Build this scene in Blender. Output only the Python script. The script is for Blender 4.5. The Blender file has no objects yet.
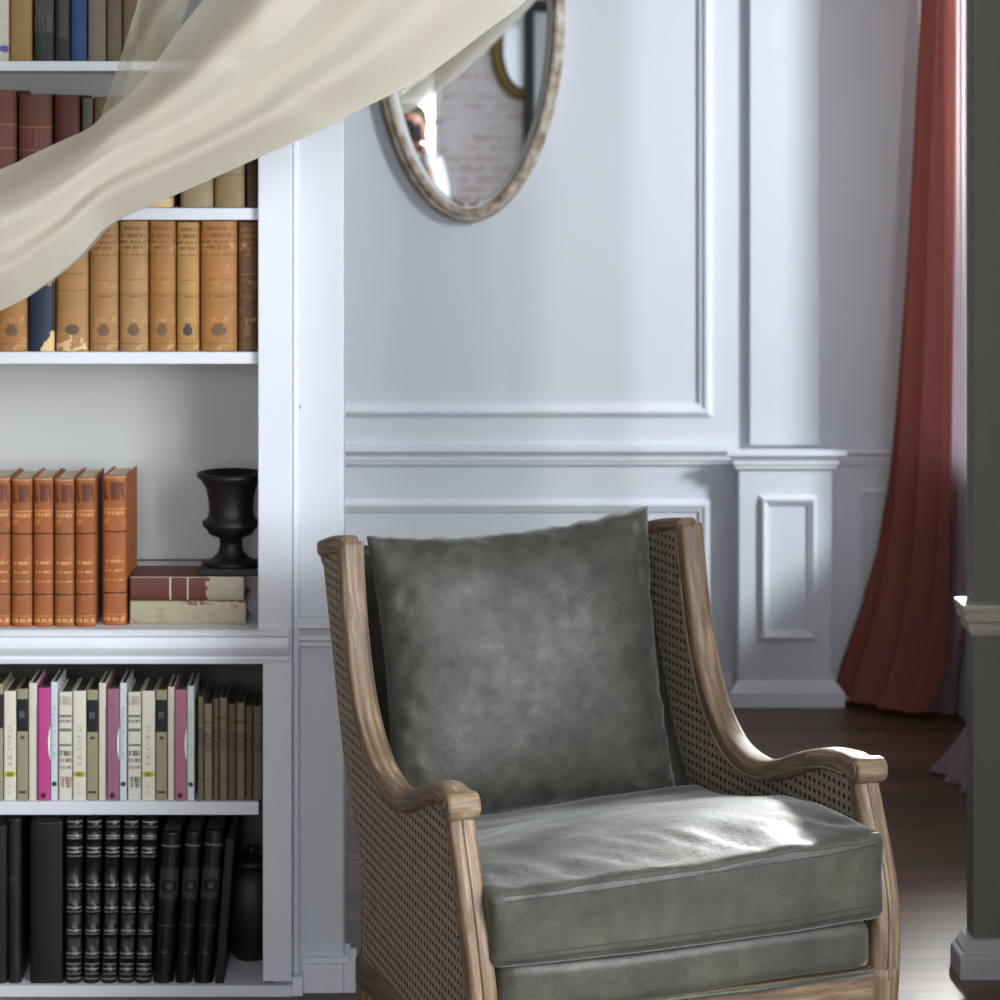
import bpy, bmesh, math, random
from mathutils import Vector, Matrix, noise
from mathutils.geometry import tessellate_polygon
PI=math.pi
random.seed(7)
F=2500.0; X0=410.0; YH=118.0; HC=1.6
def P(px,py,Y): return Vector(((px-X0)/F*Y, Y, HC-(py-YH)/F*Y))
def PX(px,Y): return (px-X0)/F*Y
def PZ(py,Y): return HC-(py-YH)/F*Y
col=bpy.context.scene.collection
# ---------------------------------------------------------------- helpers
def link(o):
    col.objects.link(o); return o
def obj(name,bm,mat,parent=None,smooth=False,**props):
    me=bpy.data.meshes.new(name); bm.normal_update(); bm.to_mesh(me); bm.free()
    if smooth:
        for p in me.polygons: p.use_smooth=True
    for m in (mat if isinstance(mat,(list,tuple)) else [mat]):
        me.materials.append(m)
    o=bpy.data.objects.new(name,me); link(o)
    if parent: o.parent=parent
    for k,v in props.items(): o[k]=v
    return o
def thing(name,label,cat,loc=(0,0,0),rotz=0,group=None):
    o=bpy.data.objects.new(name,None); link(o); o.location=loc; o.rotation_euler=(0,0,rotz)
    o.empty_display_size=.05
    o['label']=label; o['category']=cat
    if group: o['group']=group
    return o
def tag(o,label,cat,group=None,kind=None):
    o['label']=label; o['category']=cat
    if group: o['group']=group
    if kind: o['kind']=kind
    return o
def B(): return bmesh.new()
def box(bm,x0,x1,y0,y1,z0,z1,bev=0,seg=2,mi=0):
    r=bmesh.ops.create_cube(bm,size=1.0)
    vs=r['verts']
    for v in vs:
        v.co=Vector(((x0+x1)/2+v.co.x*(x1-x0),(y0+y1)/2+v.co.y*(y1-y0),(z0+z1)/2+v.co.z*(z1-z0)))
    fs=set(f for v in vs for f in v.link_faces)
    for f in fs: f.material_index=mi
    if bev>0:
        es=list(set(e for v in vs for e in v.link_edges))
        bmesh.ops.bevel(bm,geom=es,offset=bev,segments=seg,affect='EDGES',profile=.5)
    return bm
def catmull(pts,n=8):
    pts=[Vector(p) for p in pts]; out=[]
    P_=[pts[0]*2-pts[1]]+pts+[pts[-1]*2-pts[-2]]
    for i in range(1,len(P_)-2):
        a,b,c,d=P_[i-1:i+3]
        for k in range(n):
            t=k/n
            out.append(.5*((2*b)+(c-a)*t+(2*a-5*b+4*c-d)*t*t+(3*b-a-3*c+d)*t**3))
    out.append(pts[-1]); return out
def rrect(w,h,r,n=3):
    out=[]
    for cx,cy,a0 in ((w/2-r,h/2-r,0),(-w/2+r,h/2-r,90),(-w/2+r,-h/2+r,180),(w/2-r,-h/2+r,270)):
        for k in range(n+1):
            a=math.radians(a0+90*k/n); out.append((cx+r*math.cos(a),cy+r*math.sin(a)))
    return out
def sweep(bm,path,prof,side=Vector((1,0,0)),scale=None,closed=False,caps=True,uvs=False):
    """prof: list of (s,n) : s along 'side', n along normal=tangent x side"""
    n=len(path); rings=[]
    for i,p in enumerate(path):
        if closed: t=(path[(i+1)%n]-path[i-1]).normalized()
        else: t=(path[min(i+1,n-1)]-path[max(i-1,0)]).normalized()
        s=side(i) if callable(side) else side
        s=(s-t*s.dot(t)).normalized(); nn=t.cross(s).normalized()
        sc=scale(i/(n-1 if n>1 else 1)) if scale else (1,1)
        pr=prof(i/(n-1)) if callable(prof) else prof
        rings.append([bm.verts.new(p+s*(a*sc[0])+nn*(b*sc[1])) for a,b in pr])
    m=len(rings[0])
    for i in range(n if closed else n-1):
        r0=rings[i]; r1=rings[(i+1)%n]
        for j in range(m):
            bm.faces.new((r0[j],r0[(j+1)%m],r1[(j+1)%m],r1[j]))
    if caps and not closed:
        bm.faces.new(rings[0][::-1]); bm.faces.new(rings[-1])
    bmesh.ops.recalc_face_normals(bm,faces=bm.faces[:])
    return rings
def circ(r,n=12): return [(r*math.cos(2*PI*k/n),r*math.sin(2*PI*k/n)) for k in range(n)]
def tube(bm,path,r,n=10,side=Vector((0,0,1)),closed=False):
    return sweep(bm,[Vector(p) for p in path],circ(r,n),side=side,closed=closed)
def lathe(bm,prof,c,n=32,mi=0):
    rings=[]
    for r,z in prof:
        rings.append([bm.verts.new(Vector((c[0]+r*math.cos(2*PI*k/n),c[1]+r*math.sin(2*PI*k/n),c[2]+z))) for k in range(n)])
    for i in range(len(rings)-1):
        for j in range(n):
            bm.faces.new((rings[i][j],rings[i][(j+1)%n],rings[i+1][(j+1)%n],rings[i+1][j]))
    bm.faces.new(rings[0][::-1]); bm.faces.new(rings[-1])
    return bm
def rbox(half,r,n=24,deform=None,c=(0,0,0)):
    bm=B(); bmesh.ops.create_cube(bm,size=2.0)
    bmesh.ops.subdivide_edges(bm,edges=bm.edges[:],cuts=n,use_grid_fill=True)
    hx,hy,hz=half
    for v in bm.verts:
        p=Vector((v.co.x*hx,v.co.y*hy,v.co.z*hz))
        q=Vector((max(-hx+r,min(hx-r,p.x)),max(-hy+r,min(hy-r,p.y)),max(-hz+r,min(hz-r,p.z))))
        d=p-q
        if d.length>1e-9: p=q+d.normalized()*min(r,d.length if d.length<r else r)
        v.co=p
    for v in bm.verts:
        p=v.co.copy()
        if deform: p=deform(p)
        v.co=p+Vector(c)
    return bm
# ---------------------------------------------------------------- materials
def srgb(c):
    return tuple(((x/255)/12.92 if x/255<=.04045 else ((x/255+.055)/1.055)**2.4) for x in c)+(1,)
class M:
    def __init__(s,name):
        s.m=bpy.data.materials.new(name); s.m.use_nodes=True; s.t=s.m.node_tree; s.n=s.t.nodes
        s.b=s.n['Principled BSDF']; s.out=s.n['Material Output']
    def node(s,t,**kw):
        n=s.n.new(t)
        for k,v in kw.items(): setattr(n,k,v)
        return n
    def l(s,a,b): s.t.links.new(a,b)
    def math(s,op,a,b=None,c=None):
        n=s.node('ShaderNodeMath',operation=op)
        for i,x in enumerate((a,b,c)):
            if x is None: continue
            if isinstance(x,(int,float)): n.inputs[i].default_value=x
            else: s.l(x,n.inputs[i])
        return n.outputs[0]
    def mix(s,f,a,b):
        n=s.node('ShaderNodeMix',data_type='RGBA')
        for i,x in ((0,f),(6,a),(7,b)):
            if isinstance(x,(int,float,tuple)): n.inputs[i].default_value=x
            else: s.l(x,n.inputs[i])
        return n.outputs[2]
    def noise(s,scale,detail=3,vec=None,rough=.5):
        n=s.node('ShaderNodeTexNoise'); n.inputs['Scale'].default_value=scale; n.inputs['Detail'].default_value=detail; n.inputs['Roughness'].default_value=rough
        if vec is not None: s.l(vec,n.inputs['Vector'])
        return n.outputs['Fac']
    def coord(s,kind='Object',scale=None):
        c=s.node('ShaderNodeTexCoord').outputs[kind]
        if scale:
            mp=s.node('ShaderNodeMapping'); mp.inputs['Scale'].default_value=scale; s.l(c,mp.inputs['Vector']); c=mp.outputs[0]
        return c
    def ramp(s,f,stops):
        r=s.node('ShaderNodeValToRGB'); s.l(f,r.inputs[0])
        el=r.color_ramp.elements
        while len(el)<len(stops): el.new(.5)
        for e,(p,c) in zip(el,stops): e.position=p; e.color=c
        return r.outputs[0]
    def bump(s,h,strength,dist=.002):
        b=s.node('ShaderNodeBump'); b.inputs['Strength'].default_value=strength; b.inputs['Distance'].default_value=dist
        s.l(h,b.inputs['Height']); s.l(b.outputs[0],s.b.inputs['Normal']); return b
    def base(s,c,rough=.5,metal=0):
        if isinstance(c,tuple): s.b.inputs['Base Color'].default_value=c
        else: s.l(c,s.b.inputs['Base Color'])
        s.b.inputs['Roughness'].default_value=rough; s.b.inputs['Metallic'].default_value=metal
        return s
def plain(name,c,rough=.5,metal=0,var=.08,scale=8,bump=0):
    m=M(name); c=srgb(c)
    f=m.noise(scale,4,m.coord())
    c2=tuple(x*(1-var) for x in c[:3])+(1,)
    m.base(m.mix(f,c2,c),rough,metal)
    if bump: m.bump(m.noise(scale*12,3,m.coord()),bump,.001)
    return m.m
paint=plain('wall_paint',(216,220,228),.55,var=.04,scale=1.6,bump=.06)
paint_trim=plain('trim_paint',(232,234,243),.4,var=.05,scale=3,bump=.05)
paint_case=plain('bookcase_paint',(228,231,241),.38,var=.06,scale=4,bump=.08)
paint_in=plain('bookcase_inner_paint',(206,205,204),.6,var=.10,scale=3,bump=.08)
paint_in_shaded=plain('shaded_bookcase_inner_paint',(80,78,66),.6,var=.10,scale=3)  # inner paint darkened so its colour carries the shade of the lower shelves
paint_col_shaded=plain('shaded_column_paint',(108,104,96),.6,var=.08,scale=2,bump=.08)  # wall paint darkened: the column's shadow is put into the colour
paint_colrail_shaded=plain('shaded_column_rail_paint',(176,170,160),.45,var=.10,scale=9)  # trim paint darkened to match the shadow painted into the column
ceil_mat=plain('ceiling_paint',(150,148,142),.8)
wall_dark=plain('side_wall_paint',(96,92,86),.8)
# floor : strip planks running across
def floor_mat():
    m=M('floor_boards'); co=m.coord('Object')
    br=m.node('ShaderNodeTexBrick'); br.offset=.37; br.inputs['Scale'].default_value=1
    br.inputs['Brick Width'].default_value=.85; br.inputs['Row Height'].default_value=.058
    br.inputs['Mortar Size'].default_value=.0022; br.inputs['Mortar Smooth'].default_value=.2; br.inputs['Bias'].default_value=0
    br.inputs['Color1'].default_value=srgb((128,92,70)); br.inputs['Color2'].default_value=srgb((84,62,50)); br.inputs['Mortar'].default_value=srgb((36,26,22))
    m.l(co,br.inputs['Vector'])
    g=m.noise(1,6,m.coord('Object',(5,90,5)),.65)
    g2=m.noise(1.1,3,co)
    c=m.mix(m.math('MULTIPLY',g,.6),br.outputs['Color'],srgb((60,42,34)))
    c=m.mix(m.ramp(g2,[(.38,(0,0,0,1)),(.68,(.3,.3,.3,1))]),c,srgb((128,104,84)))
    m.b.inputs['Specular IOR Level'].default_value=.35
    m.base(c,.3)
    m.l(m.ramp(g,[(.2,(.3,.3,.3,1)),(.9,(.55,.55,.55,1))]),m.b.inputs['Roughness'])
    m.bump(m.math('SUBTRACT',m.math('MULTIPLY',g,.4),br.outputs['Fac']),.35,.002)
    return m.m
floorm=floor_mat()
def brick_mat():
    m=M('painted_brick'); co=m.coord('Object'); 
    sx=m.node('ShaderNodeSeparateXYZ'); m.l(co,sx.inputs[0]); cx=m.node('ShaderNodeCombineXYZ'); m.l(sx.outputs[0],cx.inputs[0]); m.l(sx.outputs[2],cx.inputs[1])
    br=m.node('ShaderNodeTexBrick'); br.inputs['Scale'].default_value=1
    br.inputs['Brick Width'].default_value=.2; br.inputs['Row Height'].default_value=.066; br.inputs['Mortar Size'].default_value=.009
    br.inputs['Color1'].default_value=srgb((212,196,196)); br.inputs['Color2'].default_value=srgb((184,162,164)); br.inputs['Mortar'].default_value=srgb((226,222,224))
    m.l(cx.outputs[0],br.inputs['Vector'])
    c=m.mix(m.ramp(m.noise(7,6,co,.7),[(.35,(0,0,0,1)),(.62,(1,1,1,1))]),br.outputs['Color'],srgb((224,220,226)))
    m.base(c,.85); m.bump(m.math('SUBTRACT',m.noise(30,4,co),br.outputs['Fac']),.7,.006); return m.m
brickm=brick_mat()
def oak(name,dark,light,sc=(14,14,90),rough=.55):
    m=M(name); co=m.coord('UV') 
    obj_=m.coord('Object')
    w=m.noise(5,3,obj_)
    u=m.node('ShaderNodeVectorMath',operation='MULTIPLY'); m.l(co,u.inputs[0]); u.inputs[1].default_value=(1,1,1)
    mp=m.node('ShaderNodeMapping'); mp.inputs['Scale'].default_value=sc; m.l(co,mp.inputs['Vector'])
    mixv=m.node('ShaderNodeVectorMath',operation='ADD'); m.l(mp.outputs[0],mixv.inputs[0])
    cmb=m.node('ShaderNodeCombineXYZ'); m.l(m.math('MULTIPLY',w,2.2),cmb.inputs[0]); m.l(cmb.outputs[0],mixv.inputs[1])
    g=m.noise(1.0,7,mixv.outputs[0],.6)
    c=m.ramp(g,[(.30,srgb(dark)),(.5,srgb(tuple((a+b)/2 for a,b in zip(dark,light)))),(.66,srgb(light)),(.8,srgb((206,196,180)))])
    m.base(c,rough); m.bump(g,.35,.0012); return m.m
oakm=oak('weathered_oak',(92,70,52),(178,154,126))
def cane_mat():
    m=M('woven_cane'); uv=m.coord('UV')
    sp=m.node('ShaderNodeSeparateXYZ'); m.l(uv,sp.inputs[0]); u,v=sp.outputs[0],sp.outputs[1]
    p=.0155
    def cell(x,off=0):  # distance from the nearest cell centre, 0..0.5
        fr=m.math('FRACT',m.math('ADD',m.math('DIVIDE',x,p),off)); return m.math('ABSOLUTE',m.math('SUBTRACT',fr,.5))
    cu,cv=cell(u),cell(v)
    # octagonal hole : max(cu,cv)<a and cu+cv<b
    mx=m.math('MAXIMUM',cu,cv); sm=m.math('ADD',cu,cv)
    hole=m.math('MULTIPLY',m.math('LESS_THAN',mx,.25),m.math('LESS_THAN',sm,.37))
    cu2,cv2=cell(u,.5),cell(v,.5)
    small=m.math('LESS_THAN',m.math('ADD',cu2,cv2),.10)
    hole=m.math('MAXIMUM',hole,small)
    # strand shading from weave
    edge=m.math('MULTIPLY',m.math('SUBTRACT',.5,mx),2.0)
    n=m.noise(60,3,m.coord('Object'))
    c=m.mix(n,srgb((160,140,118)),srgb((212,198,176)))
    diag=m.math('LESS_THAN',m.math('ABSOLUTE',m.math('SUBTRACT',sm,.46)),.035)
    c=m.mix(m.math('MULTIPLY',diag,.45),c,srgb((96,78,62)))
    m.base(c,.6)
    m.l(m.math('SUBTRACT',1,hole),m.b.inputs['Alpha'])
    h=m.math('ADD',m.math('SINE',m.math('MULTIPLY',mx,28)),m.math('SINE',m.math('MULTIPLY',sm,25)))
    m.bump(h,.8,.0012)
    return m.m
canem=cane_mat()
def leather(name,c1,c2):
    m=M(name); co=m.coord()
    a=m.noise(9,8,co,.62); b=m.noise(38,6,co,.65); c_=m.noise(2.4,2,co)
    f=m.math('ADD',m.math('MULTIPLY',a,.6),m.math('MULTIPLY',b,.4))
    col_=m.ramp(f,[(.36,srgb(c1)),(.52,srgb(tuple((x+y)/2 for x,y in zip(c1,c2)))),(.68,srgb(c2)),(.82,srgb(tuple(min(255,x+22) for x in c2)))])
    m.base(col_,.52)
    m.l(m.ramp(f,[(.35,(.58,.58,.58,1)),(.7,(.45,.45,.45,1))]),m.b.inputs['Roughness'])
    m.b.inputs['Sheen Weight'].default_value=.35; m.b.inputs['Sheen Roughness'].default_value=.4
    m.bump(m.math('ADD',m.noise(160,4,co),m.math('MULTIPLY',m.noise(14,4,co,.6),2.0)),.28,.0025)
    return m.m
leatherm=leather('grey_green_leather',(50,50,43),(88,87,77))
seamm=plain('seam_thread',(46,48,42),.6)
def sheer(name,c,opac,trans=.5,folds=None):
    m=M(name); co=m.coord('UV',(5,3,1)) 
    d=m.node('ShaderNodeBsdfDiffuse'); t=m.node('ShaderNodeBsdfTranslucent'); tr=m.node('ShaderNodeBsdfTransparent')
    f=m.noise(1,4,co)
    cc=m.mix(f,srgb(tuple(x*.95 for x in c)),srgb(c)); m.l(cc,d.inputs[0]); m.l(cc,t.inputs[0])
    s1=m.node('ShaderNodeMixShader'); s1.inputs[0].default_value=trans; m.l(d.outputs[0],s1.inputs[1]); m.l(t.outputs[0],s1.inputs[2])
    s2=m.node('ShaderNodeMixShader')
    # thinner seen square-on, denser at grazing folds
    lw=m.node('ShaderNodeLayerWeight'); lw.inputs['Blend'].default_value=.35
    m.l(m.math('MINIMUM',1.0,m.math('ADD',opac,m.math('MULTIPLY',lw.outputs['Facing'],.5))),s2.inputs[0])
    m.l(tr.outputs[0],s2.inputs[1]); m.l(s1.outputs[0],s2.inputs[2]); m.l(s2.outputs[0],m.out.inputs[0]); return m.m
tullem=sheer('cream_tulle',(234,227,211),.56,.45)
pinkm=sheer('coral_sheer',(180,112,100),.93,.46)
whitem=sheer('pale_sheer',(206,186,192),.8,.6)
mirrorm=M('mirror_silver').base((.93,.95,.95,1),.0,1).m
glassm=M('window_glass'); _t=glassm.node('ShaderNodeBsdfTransparent'); _t.inputs[0].default_value=(.96,.98,.98,1); _g=glassm.node('ShaderNodeBsdfGlossy'); _g.inputs['Roughness'].default_value=.02
_x=glassm.node('ShaderNodeMixShader'); _x.inputs[0].default_value=.06; glassm.l(_t.outputs[0],_x.inputs[1]); glassm.l(_g.outputs[0],_x.inputs[2]); glassm.l(_x.outputs[0],glassm.out.inputs[0]); glassm=glassm.m
blackiron=plain('black_iron',(11,10,10),.55,bump=.2)
gilt=plain('antique_gilt',(120,98,50),.45,.5,var=.4,scale=30,bump=.4)
gapm=plain('dark_frame_paint',(22,26,24),.5)
dooropm=plain('door_paint',(226,232,236),.4)
winwhite=plain('window_frame_paint',(232,234,232),.4)
pagem=M('page_edges'); _f=pagem.noise(1,3,pagem.coord('Object',(400,3,3))); pagem.base(pagem.mix(_f,srgb((196,180,150)),srgb((228,216,190))),.8); pagem=pagem.m
# ---------------------------------------------------------------- camera
cam_d=bpy.data.cameras.new('camera'); cam=bpy.data.objects.new('camera_view',cam_d); link(cam)
cam.location=(0,0,HC); cam.rotation_euler=(PI/2,0,0)
cam_d.sensor_fit='HORIZONTAL'; cam_d.sensor_width=36; cam_d.lens=36*F/1000
cam_d.shift_x=(500-X0)/1000; cam_d.shift_y=-(500-YH)/1000
cam_d.clip_start=.02
cam_d.dof.use_dof=True; cam_d.dof.focus_distance=3.85; cam_d.dof.aperture_fstop=7.0
bpy.context.scene.camera=cam
# ---------------------------------------------------------------- shell
def struct(name,bm,mat,parent=None,smooth=False):
    o=obj(name,bm,mat,parent,smooth)
    if parent is None: o['kind']='structure'
    return o
YP=4.59; YC=4.67; YB=6.90; XR=1.47; XN=1.30; YK=-2.2; XL=-2.4; ZC=3.1
b=B(); box(b,XL-.1,XR+.1,YK-.1,YB+.1,-.1,0); struct('floor',b,floorm)
b=B(); box(b,XL-.1,XR+.12,YK-.1,YB+.1,ZC,ZC+.1); struct('ceiling',b,ceil_mat)
# back wall of the far room, pilaster and recessed bay at its right end
XPI0,XPI1=PX(750,YB-.03),PX(820,YB-.03)
b=B(); box(b,XL,XR+.1,YB,YB+.12,0,ZC)
struct('wall_back',b,paint)
b=B(); box(b,XPI0,XPI1,YB-.03,YB,.70,ZC,.002); struct('trim_1',b,paint)
# shade of the set-back bay beyond the pilaster needs the pilaster's own pedestal
XPE0,XPE1=PX(739,YB-.085),PX(832,YB-.085)
b=B(); box(b,XPE0,XPE1,YB-.085,YB,0,.665,.002); struct('trim_2',b,paint)
# left wall, near walls
b=B(); box(b,XL-.1,XL,YK,YB,0,ZC); struct('wall_left',b,wall_dark)
# near right wall with tall window
WY0,WY1,WZ0,WZ1=.3,2.8,.55,2.75
b=B(); box(b,XN,XN+.14,YK,WY0,0,ZC); box(b,XN,XN+.14,WY1,YC,0,ZC); box(b,XN,XN+.14,WY0,WY1,0,WZ0); box(b,XN,XN+.14,WY0,WY1,WZ1,ZC)
struct('wall_right',b,paint)
# far right wall with window
VY0,VY1,VZ0,VZ1=4.95,6.84,.66,2.8
b=B(); box(b,XR,XR+.05,YC+.06,VY0,0,ZC); box(b,XR,XR+.05,VY1,YB,0,ZC); box(b,XR,XR+.05,VY0,VY1,0,VZ0); box(b,XR,XR+.05,VY0,VY1,VZ1,ZC)
struct('wall_right_far',b,paint)
def window(name,plane,a0,a1,z0,z1,axis,nx,nz,th=.035,depth=.04):
    fr=B(); 
    def bb(bm,p0,p1,q0,q1,d=depth,off=0):
        if axis=='x': box(bm,plane+off,plane+off+d,p0,p1,q0,q1,.002)
        else: box(bm,p0,p1,plane+off,plane+off+d,q0,q1,.002)
    bb(fr,a0,a0+th,z0,z1); bb(fr,a1-th,a1,z0,z1); bb(fr,a0,a1,z0,z0+th); bb(fr,a0,a1,z1-th,z1)
    for i in range(1,nx): 
        a=a0+(a1-a0)*i/nx; bb(fr,a-.012,a+.012,z0,z1)
    for i in range(1,nz):
        a=z0+(z1-z0)*i/nz; bb(fr,a0,a1,a-.012,a+.012)
    w=struct(name,fr,winwhite)
    g=B(); bb(g,a0,a1,z0,z1,.004,depth/2-.002); obj('window_pane',g,glassm,w)
    return w
window('window_1',XN+.07,WY0,WY1,WZ0,WZ1,'x',3,3)
window('window_2',XR+.012,VY0,VY1,VZ0,VZ1,'x',2,1,depth=.03)
# wall between the rooms : pier on the left of the opening, column on the right
XP1=PX(344,YP)                      # right corner of the pier
CASE_R=PX(292,4.55)
b=B(); box(b,CASE_R+.002,XP1,YP,YP+.075,0,ZC,.003); struct('wall_pier',b,paint)
XC0=PX(973,YC)
b=B(); box(b,XC0,XR,YC,YC+.055,0,ZC,.003); struct('wall_column',b,paint_col_shaded)
b=B(); box(b,-1.0,XC0+.05,YP,YP+.075,2.6,ZC); struct('wall_header',b,paint)
b=B(); box(b,XL,-1.26,YP,YP+.075,0,ZC); box(b,-1.26,CASE_R,YP,YP+.075,2.34,ZC); struct('wall_middle',b,paint)
# wall behind the photographer : brick, with a window at its left
b=B(); box(b,.20,XN+.14,YK-.12,YK,0,ZC); box(b,XL,-1.1,YK-.12,YK,0,ZC); box(b,-1.1,.20,YK-.12,YK,0,.5); box(b,-1.1,.20,YK-.12,YK,2.8,ZC)
struct('wall_front',b,brickm)
window('window_3',YK-.10,-1.1,.20,.5,2.8,'y',2,2,th=.05,depth=.06)
# door by the brick wall
d=B(); box(d,.79,1.27,YK+.02,YK+.06,0,2.35,.003); box(d,.85,1.2,YK+.06,YK+.068,1.2,2.2,.003); box(d,.85,1.2,YK+.06,YK+.068,.2,1.05,.003)
dr=struct('door_1',d,dooropm)
d=B(); box(d,.725,.782,YK,YK+.09,0,2.42,.002); box(d,.782,1.29,YK,YK+.09,2.352,2.42,.002); obj('door_frame',d,gapm,dr)
d=B(); tube(d,[(.83,YK+.06,1.1),(.83,YK+.11,1.1),(.93,YK+.11,1.1)],.009,8); obj('door_handle',d,blackiron,dr,True)
# ---------------------------------------------------------------- mouldings
# profile points (out from wall, height)
RAILP=[(0,0),(.008,0),(.012,.005),(.012,.010),(.018,.016),(.018,.024),(.022,.030),(.026,.036),(.036,.041),(.036,.053),(.030,.056),(0,.056)]
BASEP=[(0,0),(.03,0),(.03,.038),(.028,.042),(.022,.046),(.020,.052),(.013,.060),(.008,.066),(0,.068)]
PANP=[(0,0),(.010,0),(.014,.006),(.010,.012),(.012,.020),(.017,.026),(.015,.034),(.006,.040),(0,.042)]
def run_x(bm,prof,x0,x1,y,z,ends=True,s=1.0,inset=None):
    """moulding along X on a wall that faces -Y ; inset mitres the returns"""
    n=len(prof)
    r0=[bm.verts.new((x0-(0 if not ends else p[0]*s),y-p[0]*s,z+p[1]*s)) for p in prof]
    r1=[bm.verts.new((x1+(0 if not ends else p[0]*s),y-p[0]*s,z+p[1]*s)) for p in prof]
    for j in range(n):
        bm.faces.new((r0[j],r0[(j+1)%n],r1[(j+1)%n],r1[j]))
    bm.faces.new(r0); bm.faces.new(r1[::-1])
    bmesh.ops.recalc_face_normals(bm,faces=bm.faces[:])
def returns(bm,prof,x,y0,y1,z,sgn,s=1.0):
    """short moulding run along Y at a side face at x, facing sgn*X, from front y0 back to y1"""
    n=len(prof)
    r0=[bm.verts.new((x+sgn*p[0]*s,y0-p[0]*s,z+p[1]*s)) for p in prof]
    r1=[bm.verts.new((x+sgn*p[0]*s,y1,z+p[1]*s)) for p in prof]
    for j in range(n): bm.faces.new((r0[j],r0[(j+1)%n],r1[(j+1)%n],r1[j]))
    bm.faces.new(r0); bm.faces.new(r1[::-1])
    bmesh.ops.recalc_face_normals(bm,faces=bm.faces[:])
def picture(bm,x0,x1,z0,z1,y,w,h):
    """rectangular panel moulding mitred at its corners; w wide, h proud"""
    pr=[(0,0),(.10*w,.45*h),(.25*w,.55*h),(.35*w,1*h),(.55*w,.95*h),(.7*w,.6*h),(.9*w,.5*h),(w,0)]
    cor=[(x0,z0,1,1),(x1,z0,-1,1),(x1,z1,-1,-1),(x0,z1,1,-1)]
    rings=[[bm.verts.new((cx+sx*a,y-o,cz+sz*a)) for a,o in pr] for cx,cz,sx,sz in cor]
    for i in range(4):
        r0,r1=rings[i],rings[(i+1)%4]
        for j in range(len(pr)-1): bm.faces.new((r0[j],r0[j+1],r1[j+1],r1[j]))
    bmesh.ops.recalc_face_normals(bm,faces=bm.faces[:])
RZ=PZ(466,YB-.02)
b=B(); run_x(b,RAILP,-1.6,XPE0-.01,YB,RZ,False); struct('trim_3',b,paint_trim)
b=B(); run_x(b,RAILP,XPE0,XPE1,YB-.085,RZ,True)
struct('trim_4',b,paint_trim)
b=B(); run_x(b,RAILP,XPE1+.005,XR,YB,RZ,False,.9); struct('trim_5',b,paint_trim)
b=B(); run_x(b,BASEP,-1.6,XPE0-.01,YB,0,False,1.0); struct('baseboard_back',b,paint_trim)
b=B(); run_x(b,BASEP,XPE0,XPE1,YB-.085,0,True,1.0); struct('baseboard_pedestal',b,paint_trim)
b=B(); run_x(b,BASEP,XPE1+.005,XR,YB,0,False,1.0); struct('baseboard_bay',b,paint_trim)
b=B(); picture(b,-1.2,PX(712,YB),PZ(417,YB),2.75,YB,.040,.022); struct('trim_6',b,paint_trim)
b=B(); picture(b,-1.2,PX(711,YB),.12,PZ(499,YB),YB,.036,.018); struct('trim_7',b,paint_trim)
b=B(); picture(b,PX(759,YB-.085),PX(817,YB-.085),PZ(640,YB-.085),PZ(495,YB-.085),YB-.085,.026,.02); struct('trim_8',b,paint_trim)
b=B(); picture(b,PX(858,YB),PX(918,YB),PZ(645,YB),PZ(488,YB),YB,.022,.016); struct('trim_9',b,paint_trim)
# outlet in the bay
o=thing('wall_outlet','small white electrical outlet low in the shaded wall panel','outlet',(PX(872,YB),YB,PZ(617,YB)))
b=B(); box(b,-.032,.032,-.007,0,-.028,.028,.003); cpl=obj('cover_plate',b,plain('outlet_white',(236,234,232),.4),o)
b=B(); 
for dx in (-.014,.014): box(b,dx-.009,dx+.009,-.010,-.006,-.012,.012,.002)
obj('socket',b,plain('outlet_socket',(60,56,58),.5),cpl)
# pier trim
prz=PZ(648,YP-.01)
b=B(); run_x(b,RAILP,CASE_R+.012,XP1-.004,YP,prz,False,1.02); struct('trim_10',b,paint_trim)
b=B(); box(b,PX(303,YP-.022),XP1,YP-.022,YP+.01,0,.052,.002); box(b,XP1,XP1+.022,YP-.022,YP+.075,0,.052,.003); box(b,PX(304,YP-.014),XP1+.010,YP-.014,YP+.07,.052,.062,.002)
struct('baseboard_pier',b,paint_trim)
b=B(); box(b,CASE_R,CASE_R+.012,4.575,YP+.01,.03,2.34,.003); struct('trim_11',b,paint_case)
b=B(); box(b,CASE_R,CASE_R+.020,4.552,YP,0,.035,.002); struct('trim_12',b,paint_trim)
# column trim
CR=[(0,0),(.004,0),(.010,.012),(.012,.022),(.018,.030),(.020,.044),(.024,.052),(.024,.060),(0,.062)]
b=B(); run_x(b,CR,XC0,XR,YC,PZ(635,YC),True,1.0); returns(b,CR,XC0,YC,YC+.055,PZ(635,YC),-1,1.0); struct('trim_13',b,paint_colrail_shaded)
b=B(); run_x(b,BASEP,XC0,XN,YC,0,True,1.0); returns(b,BASEP,XC0,YC,YC+.055,0,-1,1.0); struct('baseboard_column',b,plain('shaded_column_base_paint',(176,172,176),.4))  # base colour toned down to hold the column's shade
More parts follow.
